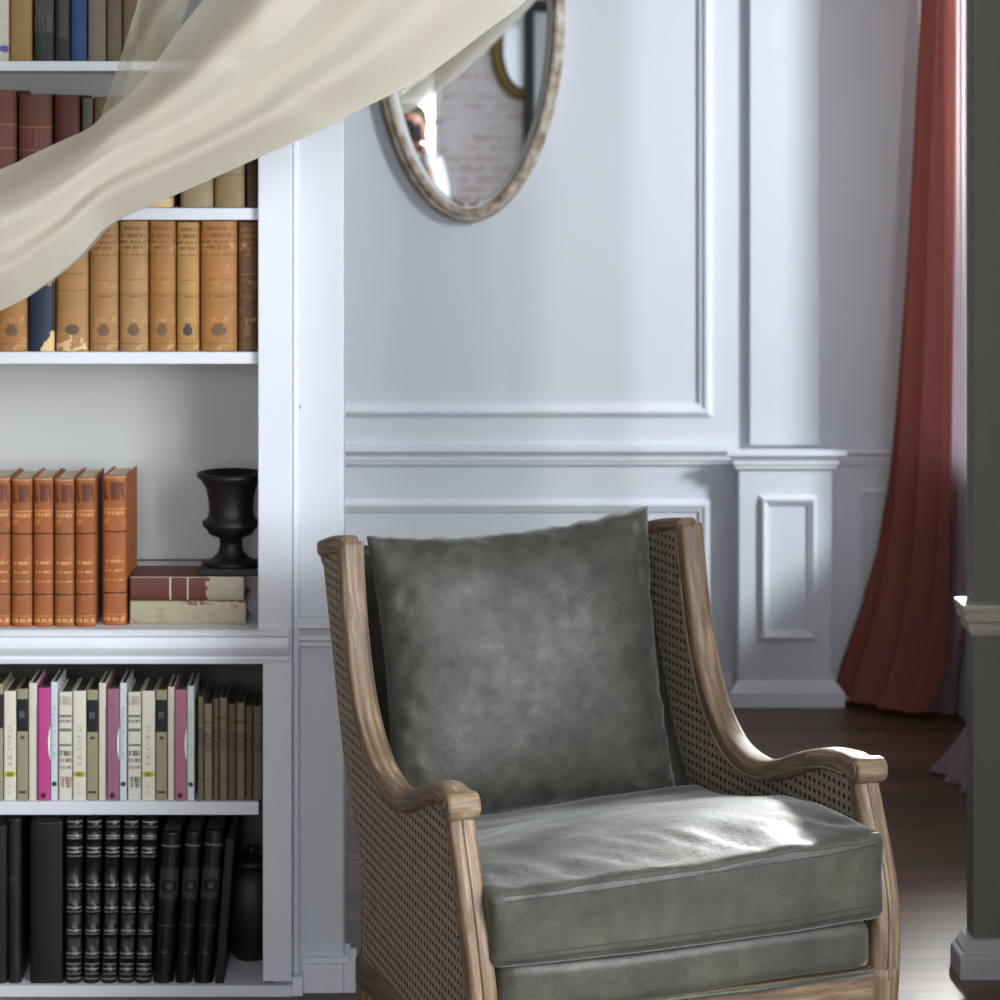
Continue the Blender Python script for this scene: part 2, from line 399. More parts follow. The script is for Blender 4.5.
# ---------------------------------------------------------------- bookcase
YF=4.55; YS=4.57; YBK=4.86; XI=PX(258,YF); XI2=PX(263,YF); XLC=-1.25
ZCOR_=PZ(645,4.57)
case=thing('bookcase','white built-in bookcase full of old books beside the pier','bookcase',(0,0,0))
b=B(); box(b,XI,CASE_R,YF,YF+.025,PZ(640,YF),2.34,.002); obj('stile',b,paint_case,case)
b=B(); box(b,XI2,CASE_R,YF-.006,YF+.025,.03,PZ(662,YF),.002); obj('stile',b,paint_case,case)
b=B(); box(b,XLC,XLC+.06,YF,YF+.025,.0,2.34,.002); obj('stile',b,paint_case,case)
b=B(); box(b,XLC,CASE_R,YF,YF+.025,2.28,2.34,.002); obj('top_rail',b,paint_case,case)
b=B(); box(b,XI,XI+.02,YF+.02,YBK,ZCOR_,2.34); obj('side_panel',b,paint_in,case)
b=B(); box(b,XI2,XI2+.02,YF+.015,YBK,.0,ZCOR_); obj('side_panel',b,paint_in_shaded,case)
b=B(); box(b,XLC,XLC+.02,YF+.02,YBK,.0,2.34); obj('side_panel',b,paint_in,case)
ZCOR=PZ(628,YS)
b=B(); box(b,XLC,XI,YBK,YBK+.015,ZCOR-.03,2.34); obj('back_panel',b,paint_in,case)
b=B(); box(b,XLC,XI,YBK-.002,YBK+.015,0,ZCOR-.03); obj('back_panel',b,paint_in_shaded,case)
# plank seams on back
b=B(); box(b,XLC,XI,YBK-.0015,YBK,PZ(560,YBK)-.0015,PZ(560,YBK)+.0015); obj('panel_seam',b,paint_in_shaded,case)
for (t,bt) in ((61,71),(208,220),(352,364),(802,815)):
    b=B(); box(b,XLC+.02,XI,YS,YBK,PZ(bt,YS),PZ(t,YS),.0015); obj('shelf',b,paint_case,case)
b=B(); box(b,XLC+.02,XI,YS,YBK,PZ(-80,YS)-.02,PZ(-80,YS),.0015); obj('shelf',b,paint_case,case)
b=B(); box(b,XLC,CASE_R-.0005,YF+.001,YBK,PZ(664,YF),ZCOR)
CP=[(0,0),(.006,0),(.008,.008),(.004,.012),(.012,.022),(.016,.030),(.012,.036),(.010,.048),(.014,.052),(.014,.058),(.008,.062),(0,.062)]
run_x(b,CP,XLC,CASE_R-.006,YF,PZ(664,YF)+.002,False,1.0); obj('cornice_moulding',b,paint_case,case)
b=B(); box(b,XLC,CASE_R,YF,YBK,-.0,PZ(985,YF+.004),.001); obj('plinth',b,paint_case,case)
# nails in the trim
for px,py,yy,lab in ((299,407,YP,'small dark nail head in the white pier face'),):
    b=B(); lathe(b,[(.0025,0),(.0035,.001),(.002,.002)],(0,0,0),10)
    o=obj('nail',b,gapm); o.location=(PX(px,yy),yy,PZ(py,yy)); o.rotation_euler=(PI/2,0,0); tag(o,lab,'nail')
# ---------------------------------------------------------------- books
def spine_mat(name,base,marks=(),rough=.6,var=.25,wear=None,sc=18):
    m=M(name); uv=m.coord('UV'); sp=m.node('ShaderNodeSeparateXYZ'); m.l(uv,sp.inputs[0]); u,v=sp.outputs[0],sp.outputs[1]
    co=m.coord('Object'); n1=m.noise(sc,6,co,.6)
    c=m.mix(n1,srgb(tuple(x*(1-var) for x in base)),srgb(base))
    if wear:
        n2=m.noise(45,5,co,.6); c=m.mix(m.ramp(n2,[(.56,(0,0,0,1)),(.72,(.8,.8,.8,1))]),c,srgb(wear))
    rag=m.noise(55,4,co)
    for (u0,u1,v0,v1,cc,kind) in marks:
        if kind=='oval':
            du=m.math('DIVIDE',m.math('SUBTRACT',u,(u0+u1)/2),(u1-u0)/2); dv=m.math('DIVIDE',m.math('SUBTRACT',v,(v0+v1)/2),(v1-v0)/2)
            k=m.math('LESS_THAN',m.math('ADD',m.math('MULTIPLY',du,du),m.math('MULTIPLY',dv,dv)),1)
        else:
            vv,uu=v,u
            if kind=='rag':
                j=m.math('MULTIPLY',m.math('SUBTRACT',rag,.5),.34); vv=m.math('ADD',v,j); uu=m.math('ADD',u,m.math('MULTIPLY',j,4))
            k=m.math('MULTIPLY',m.math('MULTIPLY',m.math('GREATER_THAN',uu,u0),m.math('LESS_THAN',uu,u1)),m.math('MULTIPLY',m.math('GREATER_THAN',vv,v0),m.math('LESS_THAN',vv,v1)))
        if kind in('text','oval_soft'):
            mp=m.node('ShaderNodeMapping'); mp.inputs['Scale'].default_value=(22,4,1) ; m.l(uv,mp.inputs['Vector'])
            mp.inputs['Location'].default_value=(v0*31,0,0)
            tn=m.noise(1,2,mp.outputs[0]); k=m.math('MULTIPLY',k,m.ramp(tn,[(.44,(0,0,0,1)),(.52,(1,1,1,1))]))
        if kind=='vtext':
            mp=m.node('ShaderNodeMapping'); mp.inputs['Scale'].default_value=(3,70,1); m.l(uv,mp.inputs['Vector'])
            tn=m.noise(1,2,mp.outputs[0]); k=m.math('MULTIPLY',k,m.ramp(tn,[(.46,(0,0,0,1)),(.54,(1,1,1,1))]))
        if kind=='soft': k=m.math('MULTIPLY',k,.45)
        if kind=='half': k=m.math('MULTIPLY',k,.75)
        c=m.mix(k,c,srgb(cc))
    m.base(c,rough); m.bump(m.noise(90,3,co),.25,.001); return m.m
def book(w,h,d,mat,label,group,x,z,y=4.595,lean=0,roundness=.35,bands=(),flat=False,pages=None,name='book',cat='book',yaw=0):
    """spine faces -Y; x is the left edge at the base"""
    o=thing(name,label,cat,(x,y,z),0,group)
    if lean: o.rotation_euler=(0,math.radians(lean),0)
    if yaw: o.rotation_euler=(0,0,math.radians(yaw))
    bm=B(); uvl=bm.loops.layers.uv.new('UVMap')
    ns=8; t=.0025; bulge=w*roundness*.5
    # vertical sampling for raised bands
    zs=[0,.003]
    for bz in bands: zs+= [h*bz-.0035,h*bz-.0015,h*bz+.0015,h*bz+.0035]
    zs+=[h-.003,h]; zs=sorted(zs)
    def extra(zz):
        for bz in bands:
            if abs(zz-h*bz)<.002: return .0022
        return 0
    outer=[]
    for zz in zs:
        ring=[]
        ring.append(bm.verts.new((.0,d,zz)))
        for k in range(ns+1):
            a=PI*k/ns; e=extra(zz)
            xx=w/2-(w/2)*math.cos(a); ring.append(bm.verts.new((xx,bulge*(1-math.sin(a))-e*math.sin(a)*1.2,zz)))
        ring.append(bm.verts.new((w,d,zz)))
        ring.append(bm.verts.new((w-t,d,zz)))
        ring.append(bm.verts.new((w-t,bulge+.003,zz)))
        ring.append(bm.verts.new((t,bulge+.003,zz)))
        ring.append(bm.verts.new((t,d,zz)))
        outer.append(ring)
    n=len(outer[0])
    for i in range(len(zs)-1):
        for j in range(n):
            f=bm.faces.new((outer[i][j],outer[i][(j+1)%n],outer[i+1][(j+1)%n],outer[i+1][j]))
            v0,v1=zs[i]/h,zs[i+1]/h
            if 1<=j<=ns:
                u0,u1=(j-1)/ns,j/ns
                for lp,(a,bq) in zip(f.loops,((u0,v0),(u1,v0),(u1,v1),(u0,v1))): lp[uvl].uv=(a,bq)
                f.smooth=True
            else:
                for lp in f.loops: lp[uvl].uv=(-1,lp.vert.co.z/h)
    for ring,fl in ((outer[0],True),(outer[-1],False)):
        # left board + spine + right board as C-shaped cap
        L=[ring[0],ring[1],ring[n-2],ring[n-1]]; R=[ring[ns+1],ring[ns+2],ring[ns+3],ring[ns+4]]
        for q in (L,R): 
            f=bm.faces.new(q if fl else q[::-1])
            for lp in f.loops: lp[uvl].uv=(-1,0)
        f=bm.faces.new([ring[k] for k in range(1,ns+2)]+[ring[ns+4],ring[n-2]])
        for lp in f.loops: lp[uvl].uv=(-1,0)
    bmesh.ops.recalc_face_normals(bm,faces=bm.faces[:])
    obj('cover',bm,mat,o)
    pb=B(); box(pb,t+.0004,w-t-.0004,bulge+.004,d-.004,.003,h-.0035); obj('page_block',pb,pages or (page_shaded if group in (S7,S5,S6) else pagem),o)
    return o
def row(items,pybot,group,zs=None,gap=.0006):
    """items: (px0,px1,pytop,material,depth,lean,roundness,bands,label)"""
    for it in items:
        px0,px1,pt,mat,dep,lean,rd,bands,lab=it
        y=4.580 if pybot<900 else 4.562
        x=PX(px0,y); w=PX(px1,y)-x-gap; z=zs if zs is not None else PZ(pybot,YS)
        h=PZ(pt,y)-z
        book(w,h,dep,mat,lab,group,x,z,y,lean,rd,bands)
S7='black leather volumes on the bottom shelf'; S5='modern paperbacks on the lower shelf'; S6='small khaki antique books at the lower shelf right'
page_shaded=plain('shaded_page_edges',(70,64,54),.9)  # page colour darkened to stand in for shading on the low shelves
# --- top shelf
T='books on the top visible shelf'
zt=PZ(61,YS)
def pl(n,c,marks=(),**k): return spine_mat(n,c,marks,**k)
tops=[(-14,9,-28,pl('cream_cloth',(228,218,200),[(.55,.95,.10,.18,(96,80,170),'oval')]),'cream book with purple mark on its spine, left end of the top shelf'),
(10,32,-40,pl('ochre_cloth',(176,140,84)),'ochre cloth book beside the cream book on the top shelf'),
(34,54,-34,pl('charcoal_cloth',(50,50,52),[(.1,.9,.3,.9,(84,82,84),'text')],wear=(78,76,74)),'mottled charcoal book beside the ochre book on the top shelf'),
(55,70,-30,pl('dark_green_cloth',(38,44,40),[(.35,.8,.25,.8,(92,90,76),'soft')]),'narrow dark green book between charcoal and blue books'),
(71,87,-32,pl('blue_cloth',(44,84,142)),'bright blue book on the top shelf'),
(88,106,-30,pl('grey_beige_cloth',(142,132,112)),'grey-beige book right of the blue book'),
(107,122,-27,pl('beige_cloth',(126,110,86)),'dull beige narrow book, second right of the blue book'),
(123,140,-36,pl('tan_cloth_top',(138,114,80),[(.1,.7,.06,.14,(20,18,16),'box')]),'tan book with small black mark at spine foot, half behind the tulle'),
(141,157,-30,pl('brown_cloth_top',(96,70,48)),'brown book showing through the tulle edge on the top shelf')]
for a in tops: row([(a[0],a[1],a[2],a[3],.17,0,.25,(),a[4])],61,T,zt)
# --- second shelf
S2='books on the second shelf, partly behind the tulle'
def leatherbk(n,c,l=(150,100,60)):
    return pl(n,c,[(0,1,.70,.715,l,'half'),(0,1,.50,.515,l,'half'),(.15,.85,.54,.68,(120,60,70),'text'),(0,1,.30,.315,l,'half'),(0,1,.08,.09,l,'half')],wear=(84,46,34),var=.4)
z2=PZ(208,YS)
sec=[(-22,16,90,leatherbk('red_brown_leather',(128,74,50)),'red-brown leather book, left end of the second shelf'),
(18,52,94,leatherbk('rust_leather',(116,66,44)),'worn rust-coloured leather book with gilt bands on the second shelf'),
(54,80,95,pl('oxblood_leather',(92,30,28)),'dark oxblood book with torn top on the second shelf'),
(82,93,98,pl('grey_torn',(90,82,74)),'narrow grey book beside the oxblood book'),
(94,112,97,pl('brown_olive_cloth',(104,86,58)),'olive-brown book where the tulle crosses the second shelf'),
(113,131,100,pl('dun_cloth',(150,136,110)),'dun book foot peeking below the tulle')]
for a in sec: row([(a[0],a[1],a[2],a[3],.18,0,.35,(),a[4])],208,S2,z2)
row([(133,173,96,pl('gold_white_cloth',(206,164,104),[(.1,.9,0,.08,(240,214,170),'soft')]),.18,0,.5,(),'pale gold thick book showing only its foot below the tulle'),
(180,213,104,pl('putty_cloth',(172,152,118)),.18,0,.4,(),'putty-coloured book below the tulle, left of the olive-tan one'),
(214,245,100,pl('olive_tan_cloth',(162,136,96),[(0,1,.3,.31,(110,88,56),'box')]),.18,0,.4,(),'olive-tan wide book below the tulle near the right upright'),
(247,257.5,96,pl('dark_umber_cloth',(84,58,34)),.18,0,.2,(),'dark umber book against the right upright, second shelf')],208,S2,z2)
# --- third shelf : tan set
S3='tan cloth volumes on the third shelf'
def tanset(n,c,oc=(112,84,54)):
    L=[]
    dk=(132,84,40)
    for k,(a,bq) in enumerate(((.93,.955),(.875,.905),(.83,.85),(.785,.81),(.735,.75))): L.append((.1+.04*(k%2),.9-.05*(k%2),a,bq,dk,'text'))
    L+= [(.05,.95,.595,.60,(176,120,70),'half'),(.2,.8,.545,.553,dk,'half'),(.12,.88,.435,.442,dk,'half'),(.2,.8,.415,.43,dk,'text'),(.36,.64,.12,.20,oc,'oval'),(.42,.58,.19,.215,oc,'box'),(.1,.9,.055,.065,dk,'half')]
    return pl(n,c,L,wear=(204,160,104),var=.3)
z3=PZ(352,YS)
row([(-4,27,224,tanset('tan_set_a',(190,132,72)),.19,0,.4,(),'tan volume left of the book with torn navy spine'),
(28,54,224,pl('torn_navy',(196,150,98),[(-.4,1.4,-.2,.54,(34,42,62),'rag'),(.62,1.6,-.3,.13,(222,186,130),'rag')],wear=(210,170,112)),.19,0,.4,(),'tan book whose torn jacket bares a navy spine'),
(55.5,88,223,pl('tan_peeled',(188,140,84),[(.2,.8,.6,.61,(120,80,42),'half'),(.1,.9,.47,.478,(120,80,42),'half'),(.36,.66,.13,.21,(96,80,60),'oval'),(0.02,1,.01,.07,(214,184,134),'rag')]),.19,0,.4,(),'tan volume with peeled label at its foot, right of the torn navy one'),
(89,118,222,tanset('tan_set_b',(186,136,84)),.19,0,.4,(),'tan volume in the middle of the set, just below the tulle edge'),
(119,148,221,tanset('tan_set_c',(188,144,92)),.19,0,.4,(),'pale tan volume left of the narrow ochre pair'),
(149,175.5,221,tanset('tan_set_d',(182,124,62)),.19,0,.4,(),'tan volume with frayed top right corner, third shelf'),
(176.5,199,222,tanset('tan_set_e',(196,148,82),(70,60,60)),.19,0,.4,(),'narrow ochre volume with grey oval emblem, third shelf'),
(200,237.5,221,tanset('tan_set_f',(190,130,66)),.19,0,.4,(),'widest tan volume on the third shelf'),
(238.5,257.5,222,tanset('tan_set_g',(112,74,38)),.19,0,.3,(),'dark brown volume against the right upright, third shelf')],352,S3,z3)
# --- fourth shelf : orange leather set
S4='orange leather volumes with black bands'
og=(206,150,92); bk=(58,26,16)
def orset(n,c): return pl(n,c,[(0,1,.622,.632,bk,'box'),(0,1,.212,.222,bk,'box'),(.15,.85,.84,.96,(96,46,24),'text'),(.1,.9,.775,.785,og,'half'),(.15,.85,.74,.765,og,'text'),(.2,.8,.42,.44,og,'text'),(.2,.8,.36,.375,og,'text'),(.15,.85,.3,.31,og,'text'),(.05,.95,.03,.055,(214,158,96),'text'),(0,1,.07,.075,og,'half'),(0,1,.985,1,(196,140,100),'half')],wear=(206,126,78),var=.22)
zz4=ZCOR
ors=[(-14,10,'leftmost orange leather volume, cut by the picture edge'),(11,32,'second orange leather volume from the left'),(33,53,'third orange leather volume from the left'),(54,74,'fourth orange leather volume, left of the last pair'),(75,95.5,'orange leather volume left of the black gap')]
for k,(a,c_,lab) in enumerate(ors):
    row([(a,c_,478+(k%2),orset('orange_leather_%s'%'abcde'[k],(164+4*(k%3),94+3*(k%2),46)),.135,0,.45,(),lab)],628,S4,zz4)
o=book(PX(126,4.595)-PX(102,4.595),PZ(476,4.595)-zz4,.135,orset('orange_leather_last',(180,100,50)),'orange leather volume standing apart at the right, its cover side showing',S4,PX(102,4.595),zz4,4.595,0,.4,yaw=-2.6)
# stacked worn books under urn
def lying(px0,px1,pb,pt,mat,label,zb,pgs=None,y=4.60):
    w=abs(PZ(pt,y)-PZ(pb,y))-.001; L=PX(px1,y)-PX(px0,y)
    o=book(w,L,.118,mat,label,'worn books lying under the urn',0,0,y,0,.2,(),pages=pgs)
    o.rotation_euler=(0,PI/2,0)        # local z -> +X, local x -> -Z
    o.location=(PX(px0,y),y,zb+w); return o,w
cream=(212,200,170); mar=(112,58,46)
o,wl=lying(130,246,627,603,pl('peeled_spine',(196,184,154),[(0,.12,.42,1.0,(122,70,50),'rag')],wear=(150,110,70),sc=30),'cream book with peeled spine lying at the bottom of the two-book stack',zz4)
o,wu=lying(130,244,602,578,pl('half_leather',mar,[(-1,2,.66,2,(168,156,134),'rag'),(0,1,.345,.36,(206,196,176),'box'),(0,1,.50,.512,(206,196,176),'box'),(0,.1,0,1,(214,200,168),'half')],wear=(84,40,32)),'maroon and cream worn book on top of the two-book stack',zz4+wl+.001)
# urn standing on the stack
ux=PX(231,4.66); uz=zz4+wl+wu+.002
urn=thing('urn','black iron garden urn standing on the two lying books','urn',(ux,4.660,uz))
S=4.66/2500
b=B(); box(b,-30*S,30*S,-30*S,30*S,0,.013,.002); obj('plinth',b,blackiron,urn)
b=B(); lathe(b,[(27*S,.013),(27*S,.018),(20*S,.022),(13*S,.035),(11*S,.05),(12*S,.062),(22*S,.07),(24*S,.078),(28*S,.084),(29*S,.092),(24*S,.098),(22*S,.112),(23*S,.135),(25*S,.155),(30*S,.170),(34*S,.176),(34*S,.183),(29*S,.184),(22*S,.150),(10*S,.12)],(0,0,0),40); obj('bowl',b,blackiron,urn,True)
# --- fifth shelf : paperbacks
S5='modern paperbacks on the lower shelf'
z5=PZ(802,YS)
def white_lbl(n): return pl(n,(226,220,200),[(.38,.62,.32,.68,(176,172,164),'vtext'),(.05,.95,.215,.265,(192,186,40),'oval'),(.3,.7,.22,.255,(60,70,30),'text'),(.4,.6,.06,.16,(184,180,172),'vtext')],var=.06)
def olive_blk(n): return pl(n,(158,152,122),[(-.1,1.1,.62,.91,(14,18,20),'box'),(.3,.65,.74,.80,(90,100,104),'text'),(.35,.65,.55,.58,(70,66,50),'oval'),(.25,.75,.065,.085,(50,46,36),'box')],var=.08)
def cream_pl(n): return pl(n,(222,212,196),[(.75,1.1,.0,.8,(30,34,44),'soft')],var=.06)
def pinkb(n,c): return pl(n,c,[(-.1,.14,0,1,(52,34,48),'soft'),(.72,1.45,.34,.66,(236,238,238),'oval'),(.3,.6,.02,.07,(70,20,40),'oval'),(-.1,1.1,.985,1.1,(40,10,20),'box')],var=.07)  # first mark paints a shadow down the left edge of the spine
def whiteblue(n): return pl(n,(214,222,228),[(.2,.6,.35,.8,(170,184,192),'vtext'),(.2,.75,.12,.16,(40,60,80),'oval'),(.85,1.1,0,1,(34,48,60),'half')],var=.06)
def textb(n,e): return pl(n,(222,216,202),[(.1,.9,.88,.96,(170,164,150),'text'),(.1,.9,.765,.79,(70,66,60),'half'),(.1,.9,.715,.745,(90,86,78),'text'),(.1,.9,.635,.665,(24,24,24),'half'),(.1,.9,.50,.52,(24,24,24),'half'),(.1,.9,.41,.46,(90,86,78),'text'),(.1,.9,.35,.39,(110,104,96),'text'),(.15,.9,.29,.32,(120,110,100),'text'),(.2,.9,.12,.22,e,'text')],var=.06)
pb=[(-18,3,684,olive_blk('paper_olive_edge'),.0,'olive paperback cut by the left picture edge, lower shelf'),
(4,16,691,white_lbl('paper_label_a'),0,'leftmost white paperback with yellow-green label'),
(17,28,689,olive_blk('paper_black_a'),0,'leftmost olive paperback with black title block'),
(29,37,683,cream_pl('paper_cream_a'),0,'thin cream paperback left of the magenta book'),
(38,50.5,686,pinkb('paper_magenta',(196,70,140)),0,'bright magenta book with white crescent'),
(51,58,682,whiteblue('paper_blue_a'),0,'thin white-blue paperback right of the magenta book'),
(59,72,692,textb('paper_text_a',(130,50,60)),0,'white paperback with stacked title lines, left one'),
(73,86,691,white_lbl('paper_label_b'),0,'middle white paperback with yellow-green label'),
(87,98,690,olive_blk('paper_black_b'),0,'middle olive paperback with black title block'),
(99,106,683,cream_pl('paper_cream_b'),0,'thin cream paperback left of the mauve book'),
(107,119.5,687,pinkb('paper_mauve',(162,104,124)),0,'mauve book with white crescent, between two thin pale ones'),
(120,127,683,whiteblue('paper_blue_b'),0,'thin pale paperback right of the mauve book'),
(128,141,692,textb('paper_text_b',(40,40,40)),0,'white paperback with stacked title lines, right one'),
(142,155,691,white_lbl('paper_label_c'),0,'rightmost white paperback with yellow-green label'),
(156,167,690,olive_blk('paper_black_c'),0,'rightmost olive paperback with black title block'),
(168,174.5,687,cream_pl('paper_cream_c'),0,'thin cream paperback left of the dusty pink book'),
(175,187,688,pinkb('paper_dusty_pink',(178,112,134)),0,'dusty pink book with white crescent, rightmost of the coloured ones'),
(187.5,194.5,686,whiteblue('paper_blue_c'),0,'thin pale paperback at the right end of the modern ones')]
for i,a in enumerate(pb): row([(a[0],a[1],a[2],a[3],.110,0,.08,(),a[5])],802,S5,z5,.0003)
S6='small khaki antique books at the lower shelf right'
kh=[(198,203.5,697,(120,110,76)),(204,212.5,704,(142,132,98)),(213.5,219,699,(104,94,62)),(219.5,227.5,698,(126,116,82)),(228,236,704,(96,84,54)),(236.5,245,703,(124,112,80)),(246,252.5,706,(92,78,50)),(253,262.5,706,(100,92,60))]
kl=['narrow khaki book at the left end of the small antique row','pale khaki book, second of the small antique row','thin dark olive book, third of the small antique row','khaki book with rubbed foot, fourth of the small antique row','dark olive-brown book, fifth of the small antique row','khaki book with dark cross band, sixth of the small antique row','thin brown book, second from right in the small antique row','olive book against the right upright, small antique row']
for k,(a,c_,t_,cc) in enumerate(kh):
    row([(a,c_,t_,pl('khaki_cloth_%s'%'abcdefgh'[k],(cc[0]+12,cc[1]+10,cc[2]+20),[(.0,1,.80 if k!=5 else .79,.815,(60,50,30),'half'),(.2,.8,.5,.7,(70,60,40),'vtext'),(0,1,.2,.215,(70,60,40),'soft')],wear=(150,140,110)),.12,0,.35,(),kl[k])],800,S6,z5)
# --- bottom shelf : black books
S7='black leather volumes on the bottom shelf'
z6=PZ(985,YF+.004)
sv=(150,152,146); 
def banded(n):
    L=[]
    for v in (.985,.955,.90,.885,.825,.80,.775,.60,.575,.46,.435,.32,.30,.18,.155,.115,.085,.055,.025): L.append((.2,1,v,v+.008,sv,'half'))
    L+= [(.3,.85,.49,.56,(78,80,76),'text'),(.3,.85,.36,.42,(78,80,76),'text'),(.3,.85,.21,.28,(78,80,76),'text')]
    return pl(n,(24,25,22),L,rough=.32,wear=(66,66,62))
row([(-12,7,826,pl('black_cloth_a',(14,14,12)),.2,0,.3,(),'black book cut by the left picture edge, bottom shelf'),
(8,21,819,pl('black_cloth_b',(30,30,27),rough=.4,wear=(66,66,62)),.2,0,.5,(),'scuffed charcoal book left of the wide plain black one'),
(30,63,822,pl('black_cloth_c',(20,20,17),rough=.4),.21,0,.12,(),'wide plain black book without bands, bottom shelf')],985,S7,z6)
bl=['first silver-banded black volume, right of the wide plain book','second silver-banded black volume from the left','middle silver-banded black volume','fourth silver-banded black volume, slightly leaning','rightmost silver-banded black volume, leaning right']
for k,(a,c_,le) in enumerate(((64.5,81.5,.35),(83,99,1.0),(101,116.5,1.4),(117.5,133.5,1.9),(134.5,151,2.3))):
    row([(a,c_,820,banded('banded_leather_%s'%'abcde'[k]),.2,le,.6,(.97,.89,.80,.59,.45,.31,.17,.07),bl[k])],985,S7,z6,.0012)
def smoothblk(n): return pl(n,(17,17,17),[(0,1,.905,.915,(130,130,126),'half'),(0,1,.38,.39,(90,90,88),'soft'),(0,1,.56,.76,(58,60,54),'half'),(.25,.8,.60,.69,(16,16,15),'oval'),(.4,.65,.625,.665,(70,70,64),'oval'),(.4,.6,.2,.215,(84,84,80),'oval')],rough=.28)
for k,(a,c_,le,lab) in enumerate(((153,173.5,3.1,'left one of three smooth black volumes with oval stamps'),(175,192,3.9,'middle one of three smooth black volumes with oval stamps'),(193.5,213,4.2,'right one of three smooth black volumes with oval stamps'))):
    row([(a,c_,832-k,smoothblk('smooth_black_%s'%'abc'[k]),.2,le,.6,(),lab)],985,S7,z6,.0015)
row([(215,224,838,pl('black_cloth_d',(12,12,12)),.2,4.3,.1,(),'thin black book leaning behind the oval-stamped volumes')],985,S7,z6,.001)
b=B(); pot=thing('pot','round black lidded pot on the bottom shelf against the right upright','pot',(PX(252,4.72),4.71,z6))
lathe(b,[(.03,0),(.034,.004),(.05,.03),(.062,.075),(.064,.11),(.058,.15),(.045,.172),(.036,.178)],(0,0,0),32); obj('body',b,blackiron,pot,True)
b=B(); lathe(b,[(.040,.176),(.042,.180),(.036,.188),(.02,.194),(.008,.197),(.006,.2),(.009,.205),(.006,.21)],(0,0,0),28); obj('lid',b,blackiron,pot,True)
# ---------------------------------------------------------------- oval mirror on the back wall
MC=Vector((PX(468.5,YB),YB-.022,PZ(10,YB))); MA,MB_=.268,.585
mir=thing('oval_mirror','large oval wall mirror in a pale limed wood frame','mirror',MC); mir.rotation_euler=(math.radians(-.24),0,0)
def ellipse(a,bq,n=96): return [Vector((a*math.cos(2*PI*k/n),0,bq*math.sin(2*PI*k/n))) for k in range(n)]
def oval(bm,a,bq,prof,n=96,y=0):
    # prof: (inward, forward)
    rings=[]
    for k in range(n):
        t=2*PI*k/n; nx,nz=math.cos(t)*bq,math.sin(t)*a; l=math.hypot(nx,nz); nx/=l; nz/=l
        rings.append([bm.verts.new((a*math.cos(t)-nx*i,y-f,bq*math.sin(t)-nz*i)) for i,f in prof])
    m=len(prof)
    for k in range(n):
        r0,r1=rings[k],rings[(k+1)%n]
        for j in range(m-1): bm.faces.new((r0[j],r0[j+1],r1[j+1],r1[j]))
    bmesh.ops.recalc_face_normals(bm,faces=bm.faces[:])
limed=M('limed_wood'); _n=limed.noise(22,7,limed.coord('Object'),.65)
limed.base(limed.ramp(_n,[(.32,srgb((120,98,78))),(.48,srgb((172,154,136))),(.62,srgb((206,196,186))),(.8,srgb((228,224,218)))]),.6); limed.bump(_n,.4,.002); limed=limed.m
b=B(); oval(b,MA,MB_,[(0,-.022),(0,.0),(.004,.010),(.010,.013),(.014,.010),(.017,.016),(.026,.020),(.034,.017),(.038,.010),(.038,.0),(.036,-.022)],128); obj('frame',b,limed,mir,True)
b=B(); oval(b,MA-.037,MB_-.037,[(0,.008),(.005,.009),(.008,.005),(.016,.001),(.016,-.004)],128); obj('inner_bead',b,plain('pale_bead',(214,214,216),.45),mir,True)
b=B(); vs=[b.verts.new((p.x,0,p.z)) for p in ellipse(MA-.040,MB_-.040,128)]; b.faces.new(vs); ret=bmesh.ops.extrude_face_region(b,geom=b.faces[:])
for v in [g for g in ret['geom'] if isinstance(g,bmesh.types.BMVert)]: v.co.y+=.004
bmesh.ops.recalc_face_normals(b,faces=b.faces[:]); obj('mirror_glass',b,mirrorm,mir)
b=B()
for s in (-1,1):
    for k in range(5): box(b,s*(.012+.006*k)-.003,s*(.012+.006*k)+.003,-.014,-.004,-(MB_-.045)+.001*k*k,-(MB_-.045)+.010+.001*k*k,.0015)
obj('carved_ornament',b,limed,mir)
# gilt oval mirror on the brick wall behind the photographer
D2=2*6.88-YK
gm=thing('gilt_mirror','dark gilt oval mirror on the brick wall, seen in the limed mirror','mirror',((522-X0)/F*D2,YK+.02,HC+(135-52)/F*D2))
b=B(); oval(b,.20,.34,[(0,.0),(0,-.02),(.02,-.035),(.05,-.03),(.075,-.015),(.08,0)],72); obj('frame',b,gilt,gm,True)
b=B(); vs=[b.verts.new((p.x,0,p.z)) for p in ellipse(.125,.265,64)]; b.faces.new(vs); obj('mirror_glass',b,mirrorm,gm)
gm['label']='dark gilt oval mirror on the brick wall, seen in the limed mirror'
# ---------------------------------------------------------------- photographer (seen in the mirror)
def skinned(name,verts,edges,radii,mat,parent,root=0,sub=2):
    me=bpy.data.meshes.new(name); me.from_pydata([Vector(v) for v in verts],edges,[]); me.update()
    o=bpy.data.objects.new(name,me); link(o); 
    if parent: o.parent=parent
    md=o.modifiers.new('skin','SKIN'); md.use_smooth_shade=True
    for i,r in enumerate(radii):
        r=(r,r) if isinstance(r,(int,float)) else r
        me.skin_vertices[0].data[i].radius=r
    me.skin_vertices[0].data[root].use_root=True
    s=o.modifiers.new('sub','SUBSURF'); s.levels=sub; s.render_levels=sub
    me.materials.append(mat); return o
skin=plain('skin',(150,106,86),.5); shirt=plain('white_shirt',(158,161,170),.8,bump=.2); hairm=plain('brown_hair',(58,42,32),.6,var=.4,scale=40); trou=plain('dark_trousers',(44,46,56),.8)
PXc=.012; PY=-.17
per=thing('person','person in a white shirt photographing with a raised camera, seen in the oval mirror','person',(0,0,0))
HZ=1.585
